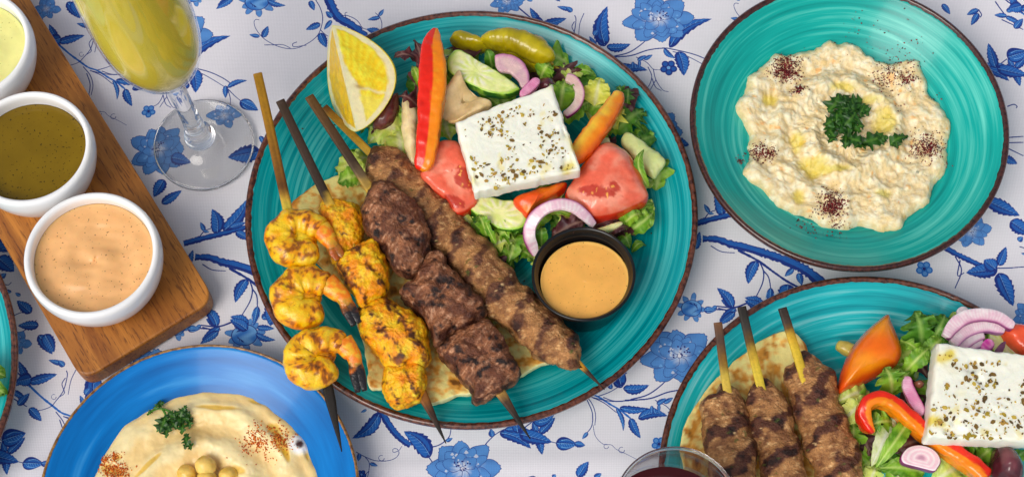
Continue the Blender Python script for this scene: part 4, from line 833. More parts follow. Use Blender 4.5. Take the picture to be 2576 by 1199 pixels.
# leaves that show on their own
for a in (
 ('pale crisp lettuce leaf under the top end of the long kofta', (860, 700), (640, 640), 240, .016, .020, 'pale', K2, 1, dict(ruf=.12, jag=.04, arch=.01)),
 ('pale lettuce leaf between the lemon and the white rib', (830, 560), (640, 720), 150, .020, .020, 'pale', K2, 2, dict(ruf=.15, jag=.05)),
 ('green leaf tip sticking out left of the kofta over the flatbread', (640, 790), (478, 860), 110, .015, .013, 'green', K2, 3, dict(ruf=.15)),
 ('dark red oak leaf standing between the lemon and the red pepper', (880, 500), (870, 195), 90, .028, .042, 'red', K2, 4, dict(lobes=3, lob=.5, ruf=.3, bend=-.12)),
 ('small dark red leaf frond touching the red pepper', (895, 540), (790, 480), 60, .032, .038, 'red', K2, 5, dict(lobes=3, lob=.5)),
 ('second small dark red frill beside the red pepper', (890, 300), (765, 290), 60, .036, .040, 'red', K2, 6, dict(lobes=2, lob=.5)),
 ('narrow green leaf between the dark red leaf and the red pepper', (900, 440), (860, 330), 46, .034, .038, 'green', K2, 7, dict(ruf=.1)),
 ('green leaf stub between the pepperoncini and the cucumber', (470, 430), (415, 255), 120, .030, .036, 'dark', K5, 8, dict(ruf=.05, jag=.02, tipw=.4)),
 ('ruffled green leaf below the pepperoncini stem', (900, 520), (1000, 390), 190, .028, .034, 'green', K5, 9, dict(ruf=.3)),
 ('green leaf with dark point near the upper right rim', (1180, 470), (1405, 490), 110, .022, .020, 'green', K5, 10, dict(ruf=.15, jag=.05)),
 ('folded green leaf enclosed by the upper onion ring', (1080, 800), (1120, 540), 230, .030, .038, 'green', K5, 11, dict(ruf=.25, fold=.4)),
 ('second folded green leaf below the upper onion ring', (1120, 900), (1370, 720), 190, .024, .028, 'green', K5, 12, dict(ruf=.2, fold=.3)),
 ('pale yellow lettuce heart leaf beside the orange pepper tip', (1390, 760), (1440, 510), 250, .030, .036, 'yellow', K5, 13, dict(ruf=.22, jag=.05, tipw=.5)),
 ('bright yellow curly leaf edge under the orange pepper tip', (1560, 960), (1640, 770), 130, .026, .030, 'yellow', K5, 14, dict(ruf=.45, jag=.2, lobes=4)),
 ('large jagged green frisee leaf at the right edge of the salad', (1560, 1010), (1840, 800), 330, .022, .020, 'dark', K5, 15, dict(lobes=4, lob=.28, jag=.22, ruf=.2)),
 ('thin jagged green frond above the frisee leaf', (1680, 800), (1690, 600), 90, .024, .026, 'dark', K5, 16, dict(lobes=4, lob=.5)),
 ('small jagged green frond left of the orange pepper tip', (1640, 700), (1585, 590), 80, .024, .026, 'dark', K5, 17, dict(lobes=3, lob=.4)),
 ('narrow pointed green leaf lying across the pale celery', (1640, 530), (1610, 230), 85, .036, .040, 'green', K6, 18, dict(bend=.22, ruf=.05, jag=.03)),
 ('green leaf fold right below the large tomato wedge', (1420, 790), (1690, 655), 90, .024, .022, 'green', K6, 19, dict(ruf=.1, jag=.04)),
 ('broad light green leaf right of the black sauce cup', (1480, 890), (1690, 720), 170, .022, .024, 'green', K6, 20, dict(ruf=.2, jag=.04, bend=-.1)),
 ('green curled leaf between the broad leaf and the tomato', (1440, 830), (1600, 740), 130, .026, .028, 'green', K6, 21, dict(ruf=.2, fold=.4)),
 ('green leaf hanging behind the black sauce cup', (1420, 900), (1500, 1010), 120, .018, .014, 'green', K6, 22, dict(ruf=.2)),
 ('small green leaf tip right of the black sauce cup', (1510, 1040), (1630, 990), 70, .014, .012, 'green', K6, 23, dict(ruf=.1, jag=.03, bend=.1)),
 ('dark purple pointed leaf above the black sauce cup', (1330, 900), (1495, 850), 80, .030, .028, 'red', K6, 24, dict(ruf=.1, jag=.05)),
 ('crinkled maroon lettuce leaf inside the big onion arc', (880, 930), (1180, 790), 170, .028, .034, 'red', K6, 25, dict(ruf=.5, jag=.15)),
 ('maroon lettuce frill under the large tomato wedge', (1200, 850), (1450, 785), 90, .026, .024, 'red', K6, 26, dict(ruf=.5, jag=.15)),
 ('green leaf inside the top of the big onion arc', (1060, 770), (850, 740), 50, .034, .034, 'green', K6, 27, dict(ruf=.1, jag=.03)),
 ('dark green leaf at the lower left inside of the onion arc', (800, 1000), (800, 840), 100, .026, .032, 'dark', K6, 28, dict(ruf=.2)),
 ('dark curled leaf left of the lower cucumber slice', (270, 750), (120, 670), 130, .024, .028, 'dark', K6, 29, dict(ruf=.5, jag=.15)),
 ('pale yellow frill at the kofta below the lower cucumber slice', (280, 880), (120, 730), 100, .022, .026, 'pale', K6, 30, dict(ruf=.45, jag=.15)),
 ('upright green leaf crossing the lower cucumber slice', (370, 920), (300, 750), 110, .030, .034, 'green', K6, 31, dict(ruf=.15, fold=.5)),
 ('narrow green leaf stalk crossing the lower cucumber slice', (440, 980), (350, 760), 55, .031, .035, 'green', K6, 32, dict(ruf=.1, bend=.08)),
 ('curly green leaf between the lower cucumber and the kofta', (420, 940), (640, 860), 170, .026, .026, 'green', K6, 33, dict(ruf=.45, jag=.18, lobes=4)),
 ('curly light green leaf lower left of the onion arc', (400, 1000), (620, 960), 150, .024, .024, 'pale', K6, 34, dict(ruf=.5, jag=.18, lobes=4)),
 ('long green leaf curling down to the plate beside the kofta', (430, 1030), (590, 1175), 90, .020, .012, 'green', K6, 35, dict(ruf=.2, bend=.1)),
 ('green frill at the foot of the onion arc', (600, 1020), (760, 1130), 120, .018, .014, 'green', K6, 36, dict(ruf=.4, lobes=3)),
): lettuce(a[0], a[1], a[2], a[3], a[4], a[5], a[6], a[7], MG, a[8], **a[9])

def veg(name, label, cat, out, z, th, mat, colf, ct=None, p=4, amp=.0006, freq=140, seed=0, straight=False, group=MG, n=84, k=16, top=None, tilt=(0, 0)):
    P = tl(*ct, out) if ct else out
    V, F, S, H, c = pillow(P, z, th, p, n, k, straight=straight, amp=amp, freq=freq, seed=seed, top=top, tilt=tilt)
    o = mk(name, V, F, mat, col=colf(V, S, H, c), origin=(*c[:2], z-th/2)); tag(o, label, cat, group); return o
def flat(c0, c1, f=200, seed=0, edge=None, es=.93):
    def g(V, S, H, c):
        col = mixc(c0, c1, ss(-.6, .6, fbm(V, f, 3, seed)))
        if edge is not None: col = mixc(col, edge, ss(es, es+.03, S))
        return col
    return g
def c_cuc(seed, off):
    def g(V, S, H, c):
        n = fbm(V, 160, 3, seed); d = V[:, :2]-np.array(c[:2])-np.array(off)
        col = mixc(A(206, 216, 128), A(222, 228, 160), ss(-.5, .5, n)); a = np.arctan2(d[:, 1], d[:, 0]); r = np.linalg.norm(d, axis=1)
        seed_ = ss(.3, .9, np.cos(a*13+n))*ss(.003, .006, r)*ss(.014, .009, r); col = mixc(col, A(238, 238, 196), seed_*.9); col = mixc(col, A(178, 196, 88), ss(.3, .9, np.cos(a*13+3.14))*ss(.003, .006, r)*ss(.014, .009, r)*.5)
        col = mixc(col, A(150, 190, 60), ss(.84, .95, S)); return mixc(col, A(44, 96, 20), ss(.955, .985, S)*ss(-.4, .4, n+.35))
    return g
def c_tom(seed, skin=True):
    def g(V, S, H, c):
        n = fbm(V, 90, 3, seed); n2 = fbm(V, 300, 3, seed+1)
        col = mixc(A(228, 112, 84), A(236, 146, 118), ss(-.4, .6, n)); col = mixc(col, A(206, 66, 44), ss(.1, .7, n2)*.45)
        wet = ss(.15, .45, fbm(V+.01, 60, 2, seed+5))*ss(.8, .6, S)*(H > 0); col = mixc(col, A(176, 52, 32), wet*.75)
        sd = ss(.5, .62, fbm(V, 420, 1, seed+8))*wet; col = mixc(col, A(222, 170, 80), sd)
        if skin: col = mixc(col, A(204, 44, 22), ss(.90, .97, S))
        return col
    return g
def c_tomface(seed, seedspots, strips, ct):
    """cut face: pale core flesh, wet red seed chambers where the photo has them, skin along the rim"""
    def g(V, S, H, c):
        z0 = c[2]; n = fbm(V, 70, 3, seed); n2 = fbm(V, 260, 3, seed+1); k = SC/ct[2]
        col = mixc(A(228, 104, 76, .9), A(238, 150, 122, .95), ss(-.4, .6, n)); col = mixc(col, A(214, 78, 54, .9), ss(.1, .7, n2)*.4)
        for x, y, rx, ry, ang in seedspots:
            p_ = tl(*ct, [(x, y)])[0]; q = W(*p_, z0); m_ = pxm(*p_, z0)*k; dx, dy = (V[:, 0]-q[0])/m_, -(V[:, 1]-q[1])/m_
            e1 = (dx*math.cos(ang)+dy*math.sin(ang))/rx; e2 = (-dx*math.sin(ang)+dy*math.cos(ang))/ry; d = np.sqrt(e1*e1+e2*e2)+.35*n2+.25*n
            t = ss(1.05, .8, d)*(H > 0); col = mixc(col, A(168, 44, 26), t*.9); sd = ss(.42, .52, fbm(V, 480, 1, seed+8))*t; col = mixc(col, A(224, 160, 70), sd*.9)
        for x, y, rx, ry, ang, cc in strips:
            p_ = tl(*ct, [(x, y)])[0]; q = W(*p_, z0); m_ = pxm(*p_, z0)*k; dx, dy = (V[:, 0]-q[0])/m_, -(V[:, 1]-q[1])/m_
            e1 = (dx*math.cos(ang)+dy*math.sin(ang))/rx; e2 = (-dx*math.sin(ang)+dy*math.cos(ang))/ry; col = mixc(col, cc, ss(1.1, .8, np.sqrt(e1*e1+e2*e2)+.1*n))
        return mixc(col, A(200, 46, 22), ss(.955, .985, S))
    return g
# olives, white ribs and other small pieces low in the heap
c_ol = flat(A(74, 34, 34), A(112, 62, 56), 130, 3)
veg('olive', 'glossy brown kalamata olive tucked under the lemon wedge', 'olive', [(660, 632), (690, 590), (740, 520), (790, 470), (800, 540), (780, 600), (735, 645), (690, 650)], .027, .018, m_skin, c_ol, K2, 2, seed=1)
veg('olive', 'purple kalamata olive behind the top corner of the feta', 'olive', [(832, 600), (905, 540), (985, 520), (1040, 565), (1056, 660), (980, 690), (880, 660)], .034, .018, m_skin, flat(A(64, 22, 32), A(96, 42, 48), 130, 4), K5, 2, seed=2)
veg('lettuce_rib', 'long beige lettuce rib to the left of the red pepper strip', 'lettuce rib', [(818, 470), (845, 480), (888, 560), (890, 680), (884, 800), (862, 838), (838, 790), (820, 720), (806, 610), (812, 530)], .031, .006, m_veg, flat(A(222, 206, 160), A(204, 186, 134), 120, 5), K2, 3, seed=3, top=lambda V, S: .003*(1-S**2))
veg('lettuce_rib', 'wide beige folded rib between the red pepper and the feta', 'lettuce rib', [(175, 452), (215, 560), (290, 640), (380, 710), (472, 772), (400, 810), (310, 850), (200, 900), (130, 918), (60, 890), (18, 850), (36, 720), (64, 600), (110, 530)], .042, .005, m_veg, flat(A(214, 188, 140), A(190, 164, 112), 90, 6), K5, 9, seed=4, top=lambda V, S: .0035*np.sin((V[:, 0]-V[:, 1])*210))
veg('celery_piece', 'pale green celery stick at the right end of the salad', 'celery', [(1428, 160), (1470, 104), (1560, 150), (1680, 240), (1782, 330), (1740, 400), (1688, 462), (1600, 390), (1500, 280)], .030, .010, m_veg, flat(A(206, 212, 146), A(186, 198, 124), 90, 7), K6, 2.6, seed=5)
veg('lettuce_rib', 'pale stalk end above the black sauce cup', 'lettuce rib', [(1224, 872), (1410, 806), (1430, 834), (1280, 894)], .034, .005, m_veg, flat(A(206, 204, 146), A(186, 190, 120), 90, 8), K6, 3, seed=6)
veg('lettuce_rib', 'short pale rib between the frisee and the right tomato wedge', 'lettuce rib', [(1270, 160), (1330, 140), (1345, 200), (1280, 215)], .030, .005, m_veg, flat(A(210, 206, 156), A(190, 190, 130), 90, 9), K6, 3, seed=7)
# cucumber slices
veg('cucumber_slice', 'half cucumber slice with green rind behind the feta', 'cucumber slice', [(62, 350), (100, 285), (170, 254), (350, 362), (540, 488), (716, 628), (690, 664), (620, 694), (500, 690), (400, 664), (310, 620), (200, 560), (90, 490), (60, 420)], .040, .008, m_veg, c_cuc(1, (-.004, .002)), K5, 9, seed=8, tilt=(0, -.15))
veg('cucumber_slice', 'half cucumber slice under the lower left corner of the feta', 'cucumber slice', [(98, 626), (160, 600), (240, 588), (330, 610), (480, 640), (600, 660), (690, 790), (660, 860), (580, 886), (480, 878), (360, 810), (260, 740), (150, 660)], .031, .008, m_veg, c_cuc(2, (.004, -.004)), K6, 9, seed=9)
# tomatoes
veg('tomato_wedge', 'cut tomato wedge right of the feta with fleshy pink faces', 'tomato wedge', [(984, 612), (1040, 500), (1110, 390), (1190, 290), (1256, 224), (1330, 204), (1420, 250), (1490, 310), (1570, 440), (1610, 540), (1640, 632), (1560, 690), (1440, 744), (1300, 782), (1190, 790), (1120, 760), (1040, 690)], .034, .026, m_wet, c_tomface(3, [(1250, 640, 170, 52, .15), (1370, 610, 70, 40, .6)], [(1140, 360, 190, 34, -.98, A(222, 100, 30)), (1560, 470, 200, 36, 1.15, A(226, 92, 44))], K6), K6, 4.5, .0005, 120, seed=10, n=130, k=30,
    top=lambda V, S: .003*fbm(V, 28, 2, 4)-.0025*ss(.6, 1, S))
veg('tomato_wedge', 'pink tomato wedge squeezed between kofta, red pepper and feta', 'tomato wedge', [(900, 890), (940, 800), (985, 735), (1040, 718), (1100, 740), (1150, 860), (1190, 1000), (1150, 1060), (1080, 1080), (1020, 1010), (960, 960)], .032, .020, m_wet, c_tomface(4, [(1120, 930, 70, 46, .9), (1060, 1030, 60, 30, .3)], [], K2), K2, 4.5, .0005, 120, seed=11, n=130, k=30, top=lambda V, S: .003*fbm(V, 28, 2, 7))
veg('tomato_wedge', 'red tomato sliver below the pink wedge beside the kofta', 'tomato wedge', [(1020, 1010), (1090, 1000), (1170, 960), (1190, 1010), (1120, 1060), (1060, 1085)], .026, .016, m_veg, flat(A(190, 56, 34), A(214, 96, 60), 120, 12), K2, 3, .0008, 120, seed=12)
veg('tomato_wedge', 'orange tomato piece peeking out under the feta front edge', 'tomato wedge', [(582, 640), (700, 590), (860, 540), (1000, 508), (960, 570), (880, 620), (760, 680), (690, 775), (640, 740), (604, 690)], .034, .016, m_veg, flat(A(226, 116, 24), A(216, 82, 28), 110, 13, A(210, 60, 16), .9), K6, 3, .001, 110, seed=13)
# pepper strips: skin outside, flesh inside
def strip(name, label, cat, path, z, th, mat, colf, ct=None, p=4, m=22, n=80, group=MG, seed=0, amp=.0005, roundend=.003, zs=None, parent=None, skew=None, sm=True):
    if mat is m_onion: p, sm, th = 14, False, th*.75
    P = tl(*ct, path) if ct else path; s_ = SC/ct[2] if ct else 1
    zz = np.full(len(P), z) if zs is None else np.array(zs)
    D = np.array([list(W(x, y, zz[i]))+[w*s_*pxm(x, y, zz[i]), th] for i, (x, y, w) in enumerate(P)])
    V, F, u, v, h, T = sweep(D[:, :3], D[:, 3], D[:, 4], p, m, n, roundend=roundend)
    if skew: V[:, 2] += skew*v*th
    V = disp(V, F, amp*fbm(V, 180, 3, seed))
    o = mk(name, V, F, mat, parent, col=colf(V, u, v, h), smooth=sm)
    if parent is None: tag(o, label, cat, group)
    return o
def c_pep(flip=1, a=A(212, 30, 8), b=A(244, 122, 6)):
    def g(V, u, v, h): 
        n = fbm(V, 140, 3, 2); col = mixc(a, b, ss(.0, .05, flip*v+.04*n)); col = mixc(col, A(250, 150, 20), ss(.2, .7, fbm(V, 320, 2, 7))*.5*(flip*v > 0)); return mixc(col, A(170, 14, 6), ss(.3, .9, n)*.4*(flip*v < 0))
    return g
strip('pepper_strip', 'long red and orange bell pepper strip standing left of the feta', 'pepper strip', [(978, 176, 14), (962, 240, 96), (962, 330, 134), (962, 430, 140), (952, 540, 128), (944, 640, 116), (934, 740, 108), (922, 820, 92), (906, 862, 50)], .046, .014, m_skin, c_pep(1), K2, 7, 56, seed=1, zs=[.040, .046, .049, .050, .049, .047, .045, .042, .040])
strip('pepper_strip', 'orange bell pepper strip leaning on the right side of the feta', 'pepper strip', [(1612, 668, 60), (1590, 720, 130), (1520, 830, 172), (1430, 950, 190), (1340, 1070, 190), (1240, 1190, 170), (1180, 1260, 120)], .044, .012, m_skin, lambda V, u, v, h: mixc(mixc(A(232, 120, 14), A(246, 176, 50), ss(.5, -.6, v+.4*fbm(V, 120, 3, 3))), A(214, 76, 8), ss(.5, .95, np.abs(v))*.7), K5, 4, seed=2, zs=[.036, .038, .042, .045, .046, .046, .045])
# pepperoncini
c_pp = lambda V, u, v, h: mixc(mixc(A(176, 160, 10), A(146, 132, 6), ss(-.4, .6, fbm(V, 90, 3, 4))), A(120, 104, 8), ss(.3, .9, np.abs(v)+.3*fbm(V, 200, 2, 4))*.5)
pp = strip('pepperoncini', 'pickled yellow green pepperoncini with its stem near the upper rim', 'pickled pepper', [(390, 215, 60), (470, 190, 150), (580, 175, 190), (700, 190, 210), (800, 230, 230), (890, 290, 220), (950, 330, 150), (985, 355, 70)], .036, .020, m_skin, c_pp, K5, 2.3, 26, 90, seed=3, amp=.0009, roundend=.004, zs=[.032, .034, .036, .037, .037, .036, .034, .032])
strip('stem', None, None, [(960, 340, 60), (1010, 400, 40), (1070, 440, 36), (1135, 482, 30)], .03, .004, m_skin, lambda V, u, v, h: np.tile(A(176, 140, 20), (len(V), 1)), K5, 2, 10, 24, seed=4, zs=[.033, .029, .026, .024], parent=pp)
strip('pepperoncini', 'second pepperoncini half hidden behind the first at the upper rim', 'pickled pepper', [(92, 170, 110), (170, 170, 150), (270, 195, 130), (370, 225, 100), (450, 250, 60)], .030, .018, m_skin, c_pp, K5, 2.2, 24, 60, seed=5, amp=.0006, roundend=.008)
strip('pepperoncini', 'third pepperoncini lying under the first below the upper rim', 'pickled pepper', [(470, 270, 60), (580, 270, 120), (700, 320, 140), (800, 380, 130), (880, 440, 80)], .028, .016, m_skin, c_pp, K5, 2.2, 22, 60, seed=6, amp=.0006, roundend=.008)
# onions
def c_on(flip=1, deep=A(126, 20, 92), body=A(212, 176, 188), body2=A(226, 206, 206)):
    def g(V, u, v, h):
        n = fbm(V, 150, 2, 6); st = np.sin(u*160+n*3); col = mixc(body, body2, ss(-.6, .6, n+.3*st)); col = mixc(col, A(200, 140, 168), ss(.35, .75, flip*v)*.7); return mixc(col, deep, ss(.74, .88, flip*v))
    return g
strip('onion_slice', 'large curved red onion slice arching above the black sauce cup', 'onion slice', [(1212, 832, 54), (1150, 760, 78), (1060, 690, 92), (960, 665, 94), (860, 685, 94), (770, 745, 96), (714, 830, 98), (704, 920, 98), (728, 1000, 88), (752, 1070, 40)], .044, .0045, m_onion, c_on(-1), K6, 5, 22, 110, seed=1, amp=.0002, zs=[.036, .042, .046, .048, .048, .046, .043, .039, .034, .030], roundend=.001)
strip('onion_slice', 'crescent of red onion right above the orange pepper strip', 'onion slice', [(1130, 510, 80), (1190, 530, 92), (1240, 590, 86), (1258, 660, 88), (1238, 740, 84), (1190, 800, 78), (1120, 850, 60)], .043, .0045, m_onion, c_on(1, body=A(206, 170, 160), body2=A(216, 190, 176)), K5, 5, 22, 80, seed=2, amp=.0002, roundend=.001)
strip('onion_slice', 'broad purple tinged onion slice between cucumber and pepperoncini', 'onion slice', [(500, 395, 180), (580, 380, 180), (660, 400, 170), (720, 460, 140), (752, 530, 100), (762, 610, 60)], .041, .005, m_onion, c_on(1, A(176, 110, 150), A(190, 152, 164), A(206, 176, 172)), K5, 4, 22, 70, seed=3, amp=.0004, roundend=.002)
strip('onion_slice', 'pink onion petal touching the top edge of the feta', 'onion slice', [(720, 680, 60), (770, 640, 80), (830, 580, 90), (890, 520, 60)], .046, .006, m_onion, c_on(1, A(176, 40, 116), A(204, 120, 160), A(214, 150, 176)), K5, 3, 20, 40, seed=4, amp=.0003)
# lemon wedge
def lemon(label, top_, bot, zr, wr, wl):
    a, b2 = W(*top_, zr-.004), W(*bot, zr-.016); ax = b2-a; L = np.linalg.norm(ax); d = ax/L
    up = np.array([0, 0, 1.0]); up -= d*(up@d); up /= np.linalg.norm(up); rt = np.cross(d, up); 
    if rt[0] < 0: rt = -rt
    R = .031; nt_, nr_ = 60, 26; t_ = np.linspace(0, 1, nt_); prof = R*(np.sin(np.pi*t_)**.62)*(1-.12*(2*t_-1)**2)
    core = a+d*(L*t_)[:, None]
    phr, phl = math.radians(-wr), math.radians(-180+wl)
    t = thing('lemon_wedge', label, 'lemon wedge', (*core[30][:2], .012), MG)
    def dirn(ph): return rt*math.cos(ph)+up*math.sin(ph)
    for nm, ph, sg in (('cut_face', phr, 1), ('cut_face', phl, -1)):
        rr = np.linspace(0, 1, nr_); Vg = core[:, None]+dirn(ph)[None, None]*(prof[:, None]*rr[None, :]*.985)[..., None]
        V = Vg.reshape(-1, 3); tt = np.repeat(t_, nr_); qq = np.tile(rr, nt_)
        w = 4*tt*(1-tt); x = (tt-.5)*L; y = qq*np.repeat(prof, nr_); ed = np.repeat(prof, nr_)-y
        n = fbm(V, 170, 3, 3); fib = .6*np.sin(np.arctan2(y+.002, x-.030)*70+2.5*n)+.7*fbm(V, 420, 2, 9)
        col = mixc(A(226, 184, 14), A(240, 214, 60), ss(-.6, .8, .5*n+.5*fib))
        core_w = .0012+.0050*ss(.35, .62, tt)*(sg > 0); pith = np.maximum(ss(.0058, .0042, ed+.0008*n), ss(core_w+.0012, core_w, y+.0010*n)); col = mixc(col, A(236, 226, 176, .95), pith)
        mem = np.exp(-((x-.004-y*.42+.001*n)/.0010)**2)*.85*(sg > 0); col = mixc(col, A(240, 230, 180, .95), mem); col = mixc(col, A(232, 206, 84), ss(.0, .004, x-.006-y*.42)*(1-pith)*(sg > 0)*.8); col = mixc(col, A(150, 112, 20), np.exp(-((x-.0045-.3*y)/.0013)**2-((y-.0075)/.003)**2)*(sg > 0)*.8)
        if sg < 0: col = mixc(col, A(206, 160, 6), (1-pith)*.7)
        col = mixc(col, A(228, 206, 40), ss(.0010, .0003, ed))
        V = V+np.cross(d, dirn(ph))[None]*(.0007*n*(1-pith)*sg)[:, None]
        mk(nm, V, grid_faces(nt_, nr_), m_veg, t, col=col, close=False)
    na = 24; phs = np.linspace(phr, phl if phl < phr else phl-2*math.pi, na)
    Vg = np.stack([core+dirn(p_)[None]*prof[:, None] for p_ in phs], 1).reshape(-1, 3); n = fbm(Vg, 500, 2, 5)
    mk('rind', Vg, grid_faces(nt_, na), m_rind, t, col=mixc(A(222, 190, 20), A(236, 212, 50), ss(-.5, .5, n)), close=False)
m_rind = food('lemon_rind', rough=.35, coat=.3, bump=(900, .6, .0008), mottle=(300, .08))
lemon('thick lemon wedge with white pith on the upper left rim of the large plate', (836, 64), (899, 330), .062, 12, 70)
# feta
def feta(label, corners, z, th, group, seed, front=None):
    P = []
    for i in range(4):
        a, b2 = np.array(corners[i]), np.array(corners[(i+1) % 4])
        for k in np.linspace(0, 1, 24, endpoint=False): P.append(a+(b2-a)*k)
    P = np.array(P); n = len(P)
    P += .8*np.random.RandomState(seed).normal(size=P.shape); c0 = P.mean(0); J = np.column_stack([P*.016, 0*P[:, 0]+seed]); P = c0+(P-c0)*(1-.030*np.clip(fbm(J, 1, 3), 0, 1)-.045*ss(.5, .8, fbm(J+9, 1.6, 1)))[:, None]
    ztop = z; top_ = lambda V, S: .0005*fbm(V, 60, 3, seed)-.0020*ss(.42, .56, fbm(V, 52, 3, seed+3))*ss(1.0, .9, S)-.0008*ss(.62, .8, fbm(V, 240, 1, seed+6))-.0012*ss(.95, 1, S)*(1+fbm(V, 130, 2, seed+2))
    V, F, S, H, c = pillow([tuple(q) for q in P], z-th/2, th, 16, 120, 30, straight=True, amp=.00035, freq=330, seed=seed, top=top_)
    t = thing('feta_slab', label, 'feta cheese', (*c[:2], z-th), group)
    n = fbm(V, 55, 2, seed+3); oil = ss(.25, .8, n)*(H > .5)
    col = mixc(A(252, 247, 226, 1), A(248, 236, 180, 1), oil*.7); col = mixc(col, A(206, 184, 40), ss(.56, .74, n)*(H > .5)*.85); col = mixc(col, A(214, 196, 96), ss(.5, .75, fbm(V, 120, 2, seed+12))*(H > .5)*.5)
    mk('slab', V, F, m_feta, t, col=col)
    # oregano flakes lying on the top face
    rs = np.random.RandomState(seed+1); tp = V[(H > .9) & (S < .97)]; fl, fc_, cc = [], [], []
    for i in range(520):
        q = tp[rs.randint(len(tp))] if rs.rand() < .7 else tp[rs.randint(len(tp))]
        # uniform in area rather than in rings
        uu, vv = rs.rand(2)*.9+.05; A4 = np.array([W(x, y, z) for x, y in corners]); q = (A4[0]*(1-uu)+A4[1]*uu)*(1-vv)+(A4[3]*(1-uu)+A4[2]*uu)*vv
        if fbm(q[None]*1.0, 85, 2, seed+9)[0] < -.35+rs.rand()*.6: continue
        k = np.argmin(((tp[:, :2]-q[:2])**2).sum(1)); zq = tp[k, 2]+.0004
        a = rs.rand()*6.28; l = .0004+.0014*rs.rand()**2.4; w = l*rs.uniform(.3, .8); d = np.array([math.cos(a), math.sin(a)]); nn = np.array([-d[1], d[0]])
        pts = [q[:2]+d*l, q[:2]+d*l*.3+nn*w, q[:2]-d*l*.6+nn*w*.7, q[:2]-d*l, q[:2]-d*l*.4-nn*w, q[:2]+d*l*.5-nn*w*.8]; o = len(fl)
        b0 = A(*[(146, 124, 34), (160, 124, 52), (108, 82, 34), (176, 150, 58), (84, 64, 30), (132, 96, 40), (120, 116, 40)][rs.randint(5)])
        for j, p_ in enumerate(pts): fl.append([p_[0], p_[1], zq-.0001+.0003*rs.rand()]); cc.append(b0)
        for p_ in pts: fl.append([p_[0], p_[1], zq-.0006]); cc.append(b0)
        fc_.append([o+j for j in range(6)]); fc_ += [[o+j, o+(j+1) % 6, o+6+(j+1) % 6, o+6+j] for j in range(6)]
    h = mk('oregano_flakes', np.array(fl), fc_, m_herb, t, col=np.array(cc), smooth=False, close=False); h['kind'] = 'stuff'
    return t
feta('square feta slab with oregano crowning the salad on the large plate', [(1144, 317), (1389, 222), (1461, 436), (1195, 495)], .062, .013, MG, 5)

# sauce cup of black plastic, leaning on the rising plate
cc_, cR = fit_circle(1342, 1604, 590, 812, .043)
m_plastic = food('black_plastic', A(14, 15, 16), rough=.22, coat=.3)
q = thing('sauce_cup', 'small black plastic cup of orange dressing at the lower right of the large plate', 'sauce cup', (cc_[0], cc_[1], .0115))
pr = [(1e-4, .0), (.72, .0), (.75, .0006), (.80, .006), (.90, .0245), (.955, .0262), (.965, .0290), (1.0, .0300), (1.0, .0322), (.975, .0328), (.94, .0316), (.925, .0296), (.885, .0285), (.865, .0268), (.80, .010), (.74, .0016), (1e-4, .0014)]
P = [(r*cR if r > .001 else r, z_) for r, z_ in pr]; V, F = lathe(P, (cc_[0], cc_[1], .0115), 100); mk('cup', V, F, m_plastic, q)
so = sauce_disc('sauce', 'orange speckled dressing filling the black plastic cup', cc_, cR*.862, .0115+.0262, None, .00025, .6, m_spicy, 9)
for o in (q, so): o.rotation_euler = (math.radians(-5), math.radians(-2), 0)
so.location = (cc_[0], cc_[1]-.0, .0115+.0262)

# ------------------------------------------------------------------ salad on the aqua plate
rs = np.random.RandomState(91)
for i, (x, y) in enumerate(tl(*T9, [(130, 720), (180, 860), (230, 980), (300, 1100), (420, 1100), (560, 1150), (380, 820), (480, 800), (560, 640), (520, 480), (600, 380), (700, 300), (760, 230), (860, 260), (980, 320), (1080, 330), (760, 1060), (880, 1120), (960, 1180), (1080, 1140), (1180, 1120), (640, 980), (430, 960), (700, 700), (800, 860), (900, 960), (1000, 1040), (1160, 420), (1290, 1100), (520, 900)])):
    for j in range(3):
        a = rs.rand()*6.28; r = rs.uniform(50, 105); k = rs.choice(['green', 'green', 'dark', 'pale', 'pale', 'red'])
        q = (x+rs.normal()*16-.5*r*math.cos(a), y+rs.normal()*16-.5*r*math.sin(a)); e = (q[0]+r*math.cos(a), q[1]+r*math.sin(a))
        lettuce('torn '+{'green': 'fresh green', 'dark': 'dark green', 'pale': 'pale green', 'red': 'dark red'}[k]+' salad leaf in the bed under the aqua plate feta', q, e, rs.uniform(36, 74), .012+.003*j+rs.rand()*.006, .013+.003*j+rs.rand()*.008, k, None, 'bed of torn salad leaves on the aqua plate', 400+i*3+j, lobes=int(rs.choice([0, 0, 3])), ruf=.24, jag=.07, nu=16, nv=7, bend=rs.uniform(-.15, .15))
